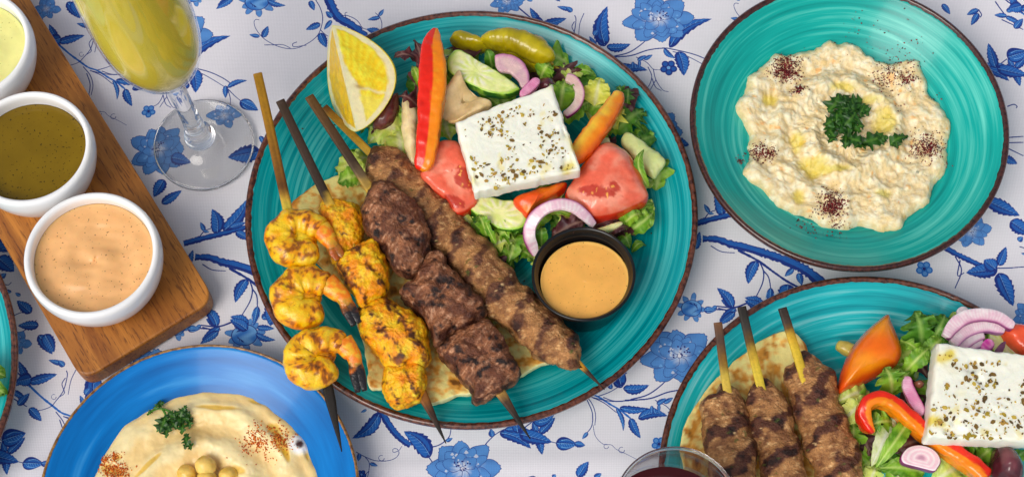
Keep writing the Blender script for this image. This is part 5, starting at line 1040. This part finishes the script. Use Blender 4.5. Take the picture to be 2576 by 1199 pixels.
for a in (
 ('tall dark green frisee leaf between the orange tomato and the onion stack', (640, 330), (590, 80), 230, .030, .040, 'dark', T9, 61, dict(lobes=4, lob=.3, jag=.2, ruf=.3)),
 ('second dark green frisee frond left of the red onion stack', (690, 330), (800, 105), 170, .030, .036, 'dark', T9, 62, dict(lobes=4, lob=.35, jag=.2, ruf=.3)),
 ('green frisee rib running towards the upper left corner of the feta', (520, 500), (690, 330), 130, .034, .040, 'green', T9, 63, dict(ruf=.15, jag=.1)),
 ('light green leaf tucked behind the upper left corner of the feta', (640, 400), (800, 250), 130, .030, .034, 'green', T9, 64, dict(ruf=.15)),
 ('small forked green leaf right of the orange tomato', (640, 400), (490, 280), 90, .034, .036, 'green', T9, 65, dict(lobes=3, lob=.4)),
 ('jagged green leaf below the orange tomato wedge', (440, 640), (390, 460), 180, .036, .042, 'green', T9, 66, dict(lobes=4, lob=.3, jag=.2)),
 ('green leaf with yellow edge left of the small onion strip', (420, 640), (560, 490), 130, .030, .038, 'green', T9, 67, dict(ruf=.3)),
 ('pale yellow green crumpled leaf beside the kofta below the tomato', (280, 620), (60, 700), 170, .024, .028, 'pale', T9, 68, dict(ruf=.4, jag=.12)),
 ('pale green rib leaf running along the right kofta', (90, 840), (290, 660), 150, .026, .030, 'pale', T9, 69, dict(ruf=.2, jag=.08)),
 ('curly green leaf between the right kofta and the pepper hook', (150, 1040), (180, 820), 150, .022, .026, 'green', T9, 70, dict(ruf=.4, lobes=3)),
 ('jagged green leaf inside the hook of the pepper strip', (460, 830), (270, 860), 130, .034, .040, 'green', T9, 71, dict(lobes=4, lob=.4, jag=.2)),
 ('long white ribbed lettuce leaf below the pepper hook', (440, 800), (300, 1130), 130, .036, .032, 'white', T9, 72, dict(ruf=.08, jag=.03)),
 ('bright green leaf blade folded along the white rib', (560, 815), (330, 1140), 120, .040, .036, 'green', T9, 73, dict(ruf=.1, jag=.05, fold=.4)),
 ('brownish red leaf between the white rib and the feta', (640, 950), (410, 1040), 130, .028, .032, 'red', T9, 74, dict(ruf=.2)),
 ('long green leaf lying under the round onion slice', (660, 1170), (330, 1140), 150, .026, .026, 'green', T9, 75, dict(ruf=.15)),
 ('pale green leaf right of the round onion slice', (900, 1130), (700, 1240), 200, .026, .026, 'pale', T9, 76, dict(ruf=.15)),
 ('curly green leaf under the lower left edge of the feta', (900, 990), (1040, 1000), 110, .034, .034, 'green', T9, 77, dict(ruf=.45, lobes=3)),
 ('green leaf between the pepper strip and the olive', (1020, 1080), (1120, 1000), 140, .028, .030, 'green', T9, 78, dict(ruf=.2)),
 ('pale green leaf at the bottom edge beside the kofta', (280, 1240), (330, 1120), 120, .022, .024, 'pale', T9, 79, dict(ruf=.2)),
): lettuce(a[0], a[1], a[2], a[3], a[4], a[5], a[6], a[7], AG, a[8], **a[9])
veg('lettuce_rib', 'stubby yellow rib poking out left of the orange tomato', 'lettuce rib', [(64, 330), (88, 285), (190, 310), (230, 350), (160, 390), (120, 375)], .020, .008, m_veg, flat(A(186, 170, 80), A(160, 140, 60), 90, 31), T9, 3, seed=31, group=AG)
veg('tomato_wedge', 'smooth orange tomato wedge with skin side up on the aqua plate', 'tomato wedge', [(402, 114), (430, 170), (470, 270), (500, 372), (476, 440), (430, 482), (340, 524), (250, 566), (160, 610), (76, 644), (84, 550), (104, 460), (150, 360), (220, 270), (310, 180)], .030, .034, m_skin, lambda V, S, H, c: mixc(mixc(A(226, 100, 8), A(238, 136, 20), ss(-.5, .6, fbm(V, 40, 2, 3))), A(206, 70, 14), ss(.72, .95, S)), T9, 2.2, .0006, 60, seed=32, group=AG, n=110, k=20)
veg('tomato_wedge', 'red tomato wedge at the right edge behind the red onion stack', 'tomato wedge', [(1160, 236), (1250, 190), (1330, 200), (1460, 300), (1460, 420), (1330, 420), (1250, 360)], .032, .022, m_skin, flat(A(214, 54, 28), A(226, 86, 50), 70, 33), T9, 3, seed=33, group=AG)
veg('cucumber_slice', 'cucumber slice half hidden between onion stack and red tomato', 'cucumber slice', [(1085, 235), (1130, 225), (1210, 290), (1280, 380), (1180, 400), (1080, 330)], .030, .008, m_veg, c_cuc(5, (0, 0)), T9, 8, seed=34, group=AG)
strip('pepper_strip', 'hooked red and orange pepper strip passing under the feta on the aqua plate', 'pepper strip', [(298, 910, 30), (262, 850, 66), (244, 780, 92), (270, 710, 96), (350, 680, 96), (440, 714, 100), (540, 800, 106), (640, 890, 108), (760, 985, 110), (880, 1060, 112), (980, 1130, 116), (1080, 1220, 120)], .042, .014, m_skin, c_pep(-1, A(206, 34, 10), A(240, 118, 10)), T9, 5, 48, 130, AG, 35, zs=[.040, .042, .044, .046, .047, .046, .044, .041, .038, .038, .040, .040])
strip('onion_slice', 'outermost curved layer of the red onion stack', 'onion slice', [(800, 262, 60), (850, 190, 92), (930, 130, 96), (1040, 112, 90), (1150, 130, 84), (1230, 178, 76), (1262, 196, 40)], .044, .006, m_onion, c_on(-1, A(120, 40, 100)), T9, 5, 22, 90, AG, 36, amp=.0002, roundend=.001)
strip('onion_slice', 'second layer of the red onion stack above the feta', 'onion slice', [(850, 310, 70), (905, 245, 84), (980, 205, 84), (1070, 190, 76), (1150, 205, 70), (1200, 222, 40)], .042, .006, m_onion, c_on(-1, A(150, 90, 140)), T9, 5, 22, 80, AG, 37, amp=.0002, roundend=.001)
strip('onion_slice', 'third layer of the red onion stack touching the feta', 'onion slice', [(895, 345, 60), (940, 300, 74), (1000, 262, 74), (1060, 245, 60)], .040, .006, m_onion, c_on(-1, A(160, 100, 150)), T9, 5, 22, 60, AG, 38, amp=.0002, roundend=.001)
strip('onion_slice', 'innermost small layer of the red onion stack', 'onion slice', [(955, 352, 50), (1000, 316, 64), (1060, 300, 50)], .039, .006, m_onion, c_on(-1, A(160, 100, 150)), T9, 5, 22, 40, AG, 39, amp=.0002, roundend=.001)
strip('onion_slice', 'pale onion end sticking up behind the onion stack', 'onion slice', [(880, 110, 60), (915, 88, 66), (960, 90, 50)], .034, .005, m_onion, c_on(-1, A(200, 150, 180)), T9, 5, 18, 30, AG, 40, amp=.0002)
strip('onion_slice', 'bright magenta onion scrap beside the top edge of the feta', 'onion slice', [(1045, 350, 40), (1090, 310, 80), (1130, 300, 60)], .044, .004, m_onion, c_on(-1, A(140, 10, 110), A(196, 60, 150), A(220, 140, 180)), T9, 4, 18, 30, AG, 41, amp=.0002)
veg('onion_slice', 'dark purple onion tip right of the magenta scrap', 'onion slice', [(1130, 350), (1180, 295), (1208, 290), (1195, 340), (1170, 385)], .046, .004, m_onion, flat(A(92, 50, 74), A(120, 70, 100), 120, 42), T9, 4, seed=42, group=AG)
strip('onion_slice', 'thin pink onion strip running down to the left feta edge', 'onion slice', [(540, 520, 60), (545, 590, 74), (580, 670, 84), (620, 740, 76), (640, 790, 40)], .043, .005, m_onion, c_on(1, A(146, 16, 96), A(206, 130, 166), A(222, 180, 196)), T9, 4, 20, 60, AG, 43, amp=.0003)
veg('onion_slice', 'round red onion slice with a core lying below the pepper strip', 'onion slice', [(492, 1070), (530, 1015), (600, 990), (670, 1000), (735, 1040), (764, 1100), (740, 1150), (716, 1168), (640, 1150), (560, 1130), (505, 1110)], .040, .006, m_onion,
    lambda V, S, H, c: mixc(mixc(mixc(A(216, 182, 190), A(228, 206, 206), ss(-.3, .8, np.sin(S*22))), A(150, 50, 110), ss(.20, .16, np.abs(S-.02))*.6), A(120, 20, 92), ss(.94, .965, S)), T9, 8, .0002, seed=44, group=AG, k=24)
veg('olive', 'large purple kalamata olive below the feta on the aqua plate', 'olive', [(1108, 1080), (1130, 1010), (1190, 994), (1260, 1040), (1312, 1130), (1318, 1230), (1250, 1280), (1160, 1250), (1110, 1180)], .038, .030, m_skin, flat(A(66, 26, 34), A(108, 56, 62), 100, 45), T9, 2, seed=45, group=AG)
veg('olive', 'small brown olive bit inside the leaves left of the aqua plate feta', 'olive', [(585, 565), (630, 545), (655, 575), (630, 600), (595, 595)], .040, .008, m_skin, flat(A(96, 50, 34), A(130, 80, 60), 100, 46), T9, 2, seed=46, group=AG)
feta('feta slab with oregano cut off by the right edge on the aqua plate', tl(*T9, [(722, 322), (1440, 420), (1420, 985), (655, 960)]), .060, .018, AG, 15)

# ------------------------------------------------------------------ parsley, spice and oil helpers
def sprinkle(name, label, cat, spots, zf, size, cols, seed, group=None, parent=None):
    """fine spice grains, one loose mass; spots: (x, y picture, sigma picture px, count)"""
    rs = np.random.RandomState(seed); P, F, C = [], [], []
    for x, y, sg, cnt in spots:
        for _ in range(cnt):
            q = W(x+rs.normal()*sg, y+rs.normal()*sg*.8, .02); z = zf(q[:2])
            if z is None: continue
            s = size*rs.uniform(.4, 1.3); o = len(P); a = rs.rand()*6.28; b0 = np.array(cols[rs.randint(len(cols))])
            for k in range(4): P.append([q[0]+s*math.cos(a+k*1.57)*(1 if k % 2 else .7), q[1]+s*math.sin(a+k*1.57)*(1 if k % 2 else .7), z-.0002+.0004*rs.rand()]); C.append(b0)
            P.append([q[0], q[1], z+s*.8]); C.append(b0)
            F += [[o, o+1, o+4], [o+1, o+2, o+4], [o+2, o+3, o+4], [o+3, o, o+4]]
    o = mk(name, np.array(P), F, m_herb, parent, col=np.array(C), smooth=False, close=False); o['kind'] = 'stuff'
    if parent is None: tag(o, label, cat, group)
    return o
def parsley(label, leaves_, zf, seed, stems=(), ct=None, cat='parsley', lift=.001):
    rs = np.random.RandomState(seed); pts = tl(*ct, leaves_) if ct else leaves_; x, y = pts[0][:2]; w = W(x, y, .02); t = thing('parsley', label, cat, (w[0], w[1], zf(w[:2]) or .02))
    s_ = SC/ct[2] if ct else 1
    for i, q in enumerate(pts):
        x, y, ln, ang = q[0], q[1], q[2]*s_, q[3] if len(q) > 3 else rs.rand()*6.28
        b = (x-.5*ln*math.cos(ang), y-.5*ln*math.sin(ang)); e = (x+.5*ln*math.cos(ang), y+.5*ln*math.sin(ang)); z = (zf(W(x, y, .02)[:2]) or .02)+lift*(1+1.6*rs.rand())
        V, F, u, v = leaf(b, e, ln*rs.uniform(.55, .85)*pxm(x, y, z), z, z+.0015*rs.rand(), .001, .25, 2, 3, .45, .12, rs.uniform(-.15, .15), 16, 7, seed+i)
        n = fbm(V, 300, 2, i); col = mixc(A(44, 92, 22), A(22, 58, 16), ss(-.5, .5, n)); col = mixc(col, A(96, 140, 50), ss(.15, .0, np.abs(v))*.5)
        mk('leaf', V, F, m_pars, t, col=col, close=False)
    for st_ in stems:
        S_ = tl(*ct, st_) if ct else st_; Q = np.array([W(x, y, (zf(W(x, y, .02)[:2]) or .02)+.0018) for x, y in S_])
        V, F, *_ = sweep(Q, .0013, .0013, 2, 8, 24); mk('stem', V, F, m_pars, t, col=np.tile(A(70, 120, 34), (len(V), 1)))
    return t
# ------------------------------------------------------------------ eggplant dip in the turquoise bowl
K1 = (2540, 0, 1.1415)
bc, bR, bzp = BOWL[1], BOWL[2], BOWL[3]
outl = tl(*K1, [(640, 163), (690, 180), (740, 172), (790, 200), (820, 228), (880, 252), (930, 268), (1020, 250), (1045, 295), (1070, 340), (1082, 400), (1120, 440), (1152, 478), (1176, 528), (1165, 590), (1160, 640), (1162, 720), (1150, 745), (1096, 790), (1082, 870), (1040, 895), (990, 920), (962, 985), (880, 994), (830, 965), (790, 950), (740, 978), (690, 974), (630, 970), (590, 930), (545, 915), (500, 908), (440, 890), (405, 850), (370, 805), (320, 785), (272, 748), (290, 700), (320, 660), (300, 612), (312, 560), (280, 510), (238, 468), (250, 430), (290, 402), (296, 330), (340, 300), (380, 262), (420, 228), (470, 228), (520, 214), (600, 200)])
def dipmesh(outline, zbase, hgt, nr=90, na=260, seed=0):
    o = smooth_line(outline, na, True); c = o.mean(0); th0 = np.arange(na)/na*2*np.pi; J0 = np.stack([np.cos(th0)*9, np.sin(th0)*9, 0*th0], 1); k_ = 9; o = .72*o+.28*np.mean([np.roll(o, j, 0) for j in range(-k_, k_+1)], axis=0); o = c+(o-c)*(1+.016*fbm(J0, .8, 2, 3)+.012*fbm(J0, 2.6, 3, 5))[:, None]; zc = zbase(0.)+hgt*.5
    P = np.array([W(x, y, zc) for x, y in o]); cw = W(c[0], c[1], zc)
    rr = np.linspace(.0, 1, nr)**.8; V = cw[None, None, :2]+(P[None, :, :2]-cw[None, None, :2])*rr[:, None, None]
    V = V.reshape(-1, 2); Rr = np.repeat(rr, na); return V, Rr, cw, grid_faces(nr, na, wrap_v=True)
V2, Rr, cw, Fd = dipmesh(outl, lambda r: .010, .016)
P3 = np.column_stack([V2, 0*Rr]); rw = np.linalg.norm(V2-cw[:2], axis=1); th_ = np.arctan2(V2[:, 1]-cw[1], V2[:, 0]-cw[0])
base = bzp(np.linalg.norm(V2-bc[:2], axis=1))
sw = np.sin(rw/.0125*2*np.pi*.55-th_+1.2*fbm(P3, 40, 2, 2))
lum = fbm(P3, 105, 3, 3)
hh = (1-Rr**5)**.6*(.0105+.0028*sw*ss(.95, .6, Rr)*ss(.04, .25, Rr)+.0021*lum+.0015*fbm(P3, 260, 3, 4)+.0011*np.abs(fbm(P3, 130, 4, 8)))+.0015*ss(.75, .9, Rr)*ss(1, .93, Rr)
zz = base-.0004+np.maximum(hh, 0)-.0022*(Rr > .999)
n = fbm(P3, 90, 3, 6); n2 = fbm(P3, 330, 2, 7)
colb = mixc(A(232, 208, 154, 1), A(246, 234, 200, 1), ss(-.4, .7, n2+.6*lum)); colb = mixc(colb, A(228, 190, 112, 1), ss(.3, .9, n)*.5)
colb = mixc(colb, A(232, 160, 80), ss(.62, .74, fbm(P3, 210, 2, 11))*.7); colb = mixc(colb, A(70, 84, 66), ss(.70, .80, fbm(P3+.3, 170, 1, 12))*.8); colb = mixc(colb, A(60, 100, 40), ss(.80, .9, fbm(P3+.7, 230, 1, 13))*.8)
for (x, y, rx, ry) in tl(*K1, [(700, 365, 70, 22), (895, 515, 50, 75), (590, 690, 70, 45), (520, 590, 28, 50), (680, 715, 70, 18), (880, 820, 36, 24), (400, 415, 40, 25), (520, 830, 26, 34), (840, 420, 60, 22)]):
    q = W(x, y, .022); m_ = pxm(x, y, .022); k = SC/1.1415
    d = np.sqrt(((V2[:, 0]-q[0])/(rx*k*m_))**2+((V2[:, 1]-q[1])/(ry*k*m_))**2); t_ = ss(1.35, .45, d+.4*lum); colb = mixc(colb, A(204, 186, 44), t_*.65); zz = zz-.0012*t_
eo = mk('eggplant_dip', np.column_stack([V2, zz]), Fd, m_dip, col=colb, origin=(cw[0], cw[1], .010), close=False); tag(eo, 'lumpy cream coloured eggplant dip swirled in the turquoise bowl', 'dip')
DV = np.column_stack([V2, zz])
def zdip(q):
    k = np.argmin(((DV[:, :2]-q)**2).sum(1)); return DV[k, 2]+.0002
SUM = [A(104, 20, 26), A(76, 14, 20), A(124, 34, 36), A(58, 12, 18)]
def zbowl(q):
    r = np.linalg.norm(q-bc[:2]); k = np.argmin(((DV[:, :2]-q)**2).sum(1)); d = np.linalg.norm(DV[k, :2]-q)
    return DV[k, 2]+.0002 if d < .002 else bzp(r)+.0004
k = SC/1.1415
for lab, spots in (('dense dark red sumac sprinkle at the upper left of the eggplant dip', [(475, 292, 30, 420), (440, 310, 26, 120), (520, 385, 14, 90)]), ('loose dark red sumac sprinkle at the upper right of the eggplant dip', [(900, 325, 30, 90), (985, 335, 18, 90), (900, 300, 40, 50), (950, 400, 50, 30)]),
                   ('dark red sumac sprinkle at the right side of the eggplant dip', [(1070, 630, 30, 300), (1060, 600, 40, 50)]), ('dark red sumac sprinkle at the left edge of the eggplant dip', [(360, 648, 26, 140), (400, 655, 16, 70), (330, 640, 20, 40)]), ('dark red sumac sprinkle at the bottom of the eggplant dip', [(665, 880, 28, 380), (660, 830, 26, 60), (690, 960, 16, 40)]),
                   ('stray dark sumac specks scattered over the turquoise glaze', [(780, 130, 60, 26), (960, 235, 50, 40), (1000, 270, 40, 20), (270, 680, 10, 24), (560, 960, 40, 26), (700, 985, 30, 10), (1100, 420, 20, 10), (1160, 690, 10, 6)])):
    sprinkle('sumac', lab, 'sumac', [(*tl(*K1, [(x, y)])[0], s*k, int(c*1.5)) for x, y, s, c in spots], zbowl, .00056, SUM, int(spots[0][0]))
rs = np.random.RandomState(4)
PL = [(rs.normal(725, 40), rs.normal(520, 36), rs.uniform(40, 76)) for _ in range(34)]+[(668, 440, 90, -1.0), (700, 450, 70, .3), (655, 520, 70, 2.6), (655, 590, 50, 2.), (800, 475, 60), (690, 425, 50, -1.2), (760, 600, 70, .3), (720, 610, 60, 1.6)]
parsley('heap of chopped dark green parsley in the centre of the eggplant dip', PL, zdip, 21, ct=K1, lift=.0016)
parsley('small trail of parsley right of the heap on the eggplant dip', [(840, 600, 110, -.3), (870, 590, 60, .8), (810, 615, 60, -.4), (885, 600, 46)], zdip, 61, ct=K1)
parsley('single parsley leaf apart from the heap on the eggplant dip', [(945, 605, 80, -.5), (965, 590, 50, -.2), (938, 620, 40, 1.4)], zdip, 81, ct=K1)

# ------------------------------------------------------------------ hummus on the blue plate
KH = (280, 1400, 2.43)
hc, hR = fit_circle(218, 812, 972, 1503, .013, True)
nr, na = 110, 300; rr = np.linspace(0, 1, nr); aa = np.linspace(0, 2*np.pi, na, endpoint=False)
Rg, Ag = [q.ravel() for q in np.meshgrid(rr, aa, indexing='ij')]
wob = 1+.014*np.sin(5*aa+1)+.010*np.sin(11*aa)+.006*np.sin(23*aa+2)
V2 = hc[:2]+np.stack([np.cos(Ag), np.sin(Ag)], 1)*(hR*Rg*np.tile(wob, nr)**Rg)[:, None]; P3 = np.column_stack([V2, 0*Rg]); rw = Rg*hR
spir = np.sin(rw/.021*2*np.pi-Ag*1.0+.9*fbm(P3, 26, 2, 1))
hz = (1-Rg**8)**.5*(.0068+.0018*spir*ss(.95, .8, Rg)*ss(.16, .3, Rg)+.0012*fbm(P3, 55, 4, 2)+.0003*fbm(P3, 260, 2, 3)+.0016*ss(.8, .93, Rg)*(.6+.4*np.sin(Ag*3)))-.0045*ss(.36, .22, Rg)
zz = .0078+np.maximum(hz, -.0005); zz[Rg > .995] = .0076
colh = mixc(A(244, 212, 146, 1), A(250, 224, 168, 1), ss(-.5, .6, fbm(P3, 60, 3, 4)+.6*spir)); colh = mixc(colh, A(212, 174, 96, 1), ss(.2, .9, fbm(P3, 34, 2, 9))*.4)
colh = mixc(colh, A(244, 228, 186, 1), ss(.72, .82, fbm(P3, 230, 1, 10))*.7)
for (x, y, rx, ry, ang) in [(q[0], q[1], q[2], q[3], q[4]) for q in tl(*KH, [(1810, 500, 90, 60, .4), (1880, 640, 150, 46, 1.1), (1930, 740, 70, 28, 1.1), (320, 870, 110, 60, .3), (390, 760, 50, 30, 0), (680, 830, 160, 26, -.8), (2110, 730, 60, 18, 1.2), (1650, 250, 80, 20, .2), (1500, 880, 90, 40, .3), (1300, 310, 200, 26, .05)])]:
    q = W(x, y, .014); m_ = pxm(x, y, .014)*SC/2.43; dx, dy = (V2[:, 0]-q[0])/m_, -(V2[:, 1]-q[1])/m_
    e1 = (dx*math.cos(ang)+dy*math.sin(ang))/rx; e2 = (-dx*math.sin(ang)+dy*math.cos(ang))/ry; t_ = ss(1.2, .6, np.sqrt(e1**2+e2**2)+.3*fbm(P3, 150, 2, 5)); colh = mixc(colh, A(204, 160, 18), t_*.75); zz = zz-.0006*t_
q = W(*tl(*KH, [(2050, 640)])[0], .014); d = np.linalg.norm(V2-q[:2], axis=1); colh = mixc(colh, A(236, 230, 220), ss(.0075, .004, d)); colh = mixc(colh, A(64, 40, 44), ss(.0028, .0016, d)); zz += .001*ss(.008, .003, d)
ho = mk('hummus', np.column_stack([V2, zz]), grid_faces(nr, na, wrap_v=True), m_hum, col=colh, origin=(hc[0], hc[1], .0078), close=False); tag(ho, 'smooth beige hummus swirled on the cobalt blue plate', 'dip')
HV = np.column_stack([V2, zz])
def zhum(q):
    k = np.argmin(((HV[:, :2]-q)**2).sum(1)); return HV[k, 2]+.0002
PAP = [A(196, 100, 24), A(176, 76, 16), A(210, 126, 44), A(156, 66, 22)]
k = SC/2.43
for lab, spots in (('rusty paprika sprinkle over the oil at the right of the hummus', [(1640, 590, 60, 110), (1850, 570, 56, 110), (1650, 520, 60, 50), (1600, 650, 90, 50), (1800, 520, 80, 60), (1880, 610, 60, 60), (1700, 690, 90, 26)]), ('rusty paprika sprinkle at the left edge of the hummus', [(330, 850, 60, 160), (250, 750, 26, 60), (350, 720, 30, 50), (420, 860, 40, 70), (300, 900, 60, 60), (220, 800, 30, 30)])):
    sprinkle('paprika', lab, 'paprika', [(*tl(*KH, [(x, y)])[0], s*k, c) for x, y, s, c in spots], zhum, .0006, PAP, int(spots[0][0]))
parsley('curly parsley sprig with stem lying on the hummus', [(770, 270, 70, -1.2), (745, 300, 70, 2.4), (795, 275, 60, -.6), (690, 350, 50, 2.5), (800, 470, 150, 1.9), (770, 500, 80, 2.2), (830, 530, 110, 1.5), (900, 460, 120, .8), (950, 430, 120, -.2), (990, 360, 110, -1.0), (1010, 320, 80, -1.3), (1050, 400, 100, .9), (1040, 460, 90, 1.4), (970, 500, 110, 1.5), (880, 400, 100, .2), (930, 380, 90, -.6), (860, 480, 100, 1.2), (1000, 420, 110, .4), (840, 400, 60, 1.2), (1020, 370, 90, .2)], zhum, 121, stems=[[(660, 375), (730, 325), (800, 320), (880, 350), (950, 410)], [(770, 320), (775, 270)], [(800, 320), (830, 380), (820, 460)]], ct=KH)
parsley('small loose parsley leaf below the sprig on the hummus', [(1035, 610, 110, 1.2), (1040, 665, 80, 1.0), (1020, 660, 70, 2.0), (1020, 570, 60, .8)], zhum, 161, ct=KH)
CG = 'chickpeas in the hummus well'
for lab, (x, y), r, z in (('topmost chickpea of the little pile in the hummus', (1195, 840), 92, .0175), ('left chickpea of the little pile in the hummus', (1020, 910), 88, .0135), ('right chickpea of the little pile in the hummus', (1400, 930), 84, .0135), ('front chickpea in the middle of the little pile in the hummus', (1205, 950), 84, .016), ('chickpea at the very bottom of the little pile in the hummus', (1300, 1040), 84, .015), ('chickpea at the lower left of the little pile in the hummus', (1080, 1050), 84, .015)):
    x, y = tl(*KH, [(x, y)])[0]; r = r*k
    out = [(x+r*math.cos(a)*(1+.05*math.cos(2*a)), y+r*math.sin(a)) for a in np.linspace(0, 6.28, 14)[:-1]]
    veg('chickpea', lab, 'chickpea', out, z, 2*r*pxm(x, y, z)*.9, m_pea, flat(A(196, 158, 62), A(220, 186, 100), 130, int(x)), None, 2, .0006, 130, int(y), group=CG)

# leaf on the plate at the left edge
lettuce('green lettuce leaf on the plate at the left edge of the picture', (-70, 960), (16, 990), 100, .026, .026, 'green', None, None, 201, ruf=.35, jag=.12, lobes=3)
lettuce('second green lettuce leaf on the plate at the left edge', (-60, 930), (14, 945), 80, .028, .028, 'green', None, None, 202, ruf=.35, jag=.12, lobes=3)
# oil drops and pepper specks on the large plate
def zplate(q): return MAIN[3](np.linalg.norm(q-MAIN[1][:2]))+.0003
sprinkle('pepper_specks', 'tiny dark herb specks scattered on the large teal plate', 'pepper', [(900, 240, 40, 10), (830, 300, 40, 8), (700, 640, 14, 5), (690, 760, 12, 5), (1600, 560, 30, 8), (1300, 700, 30, 6)], zplate, .0006, [A(40, 50, 20), A(70, 60, 20)], 5)
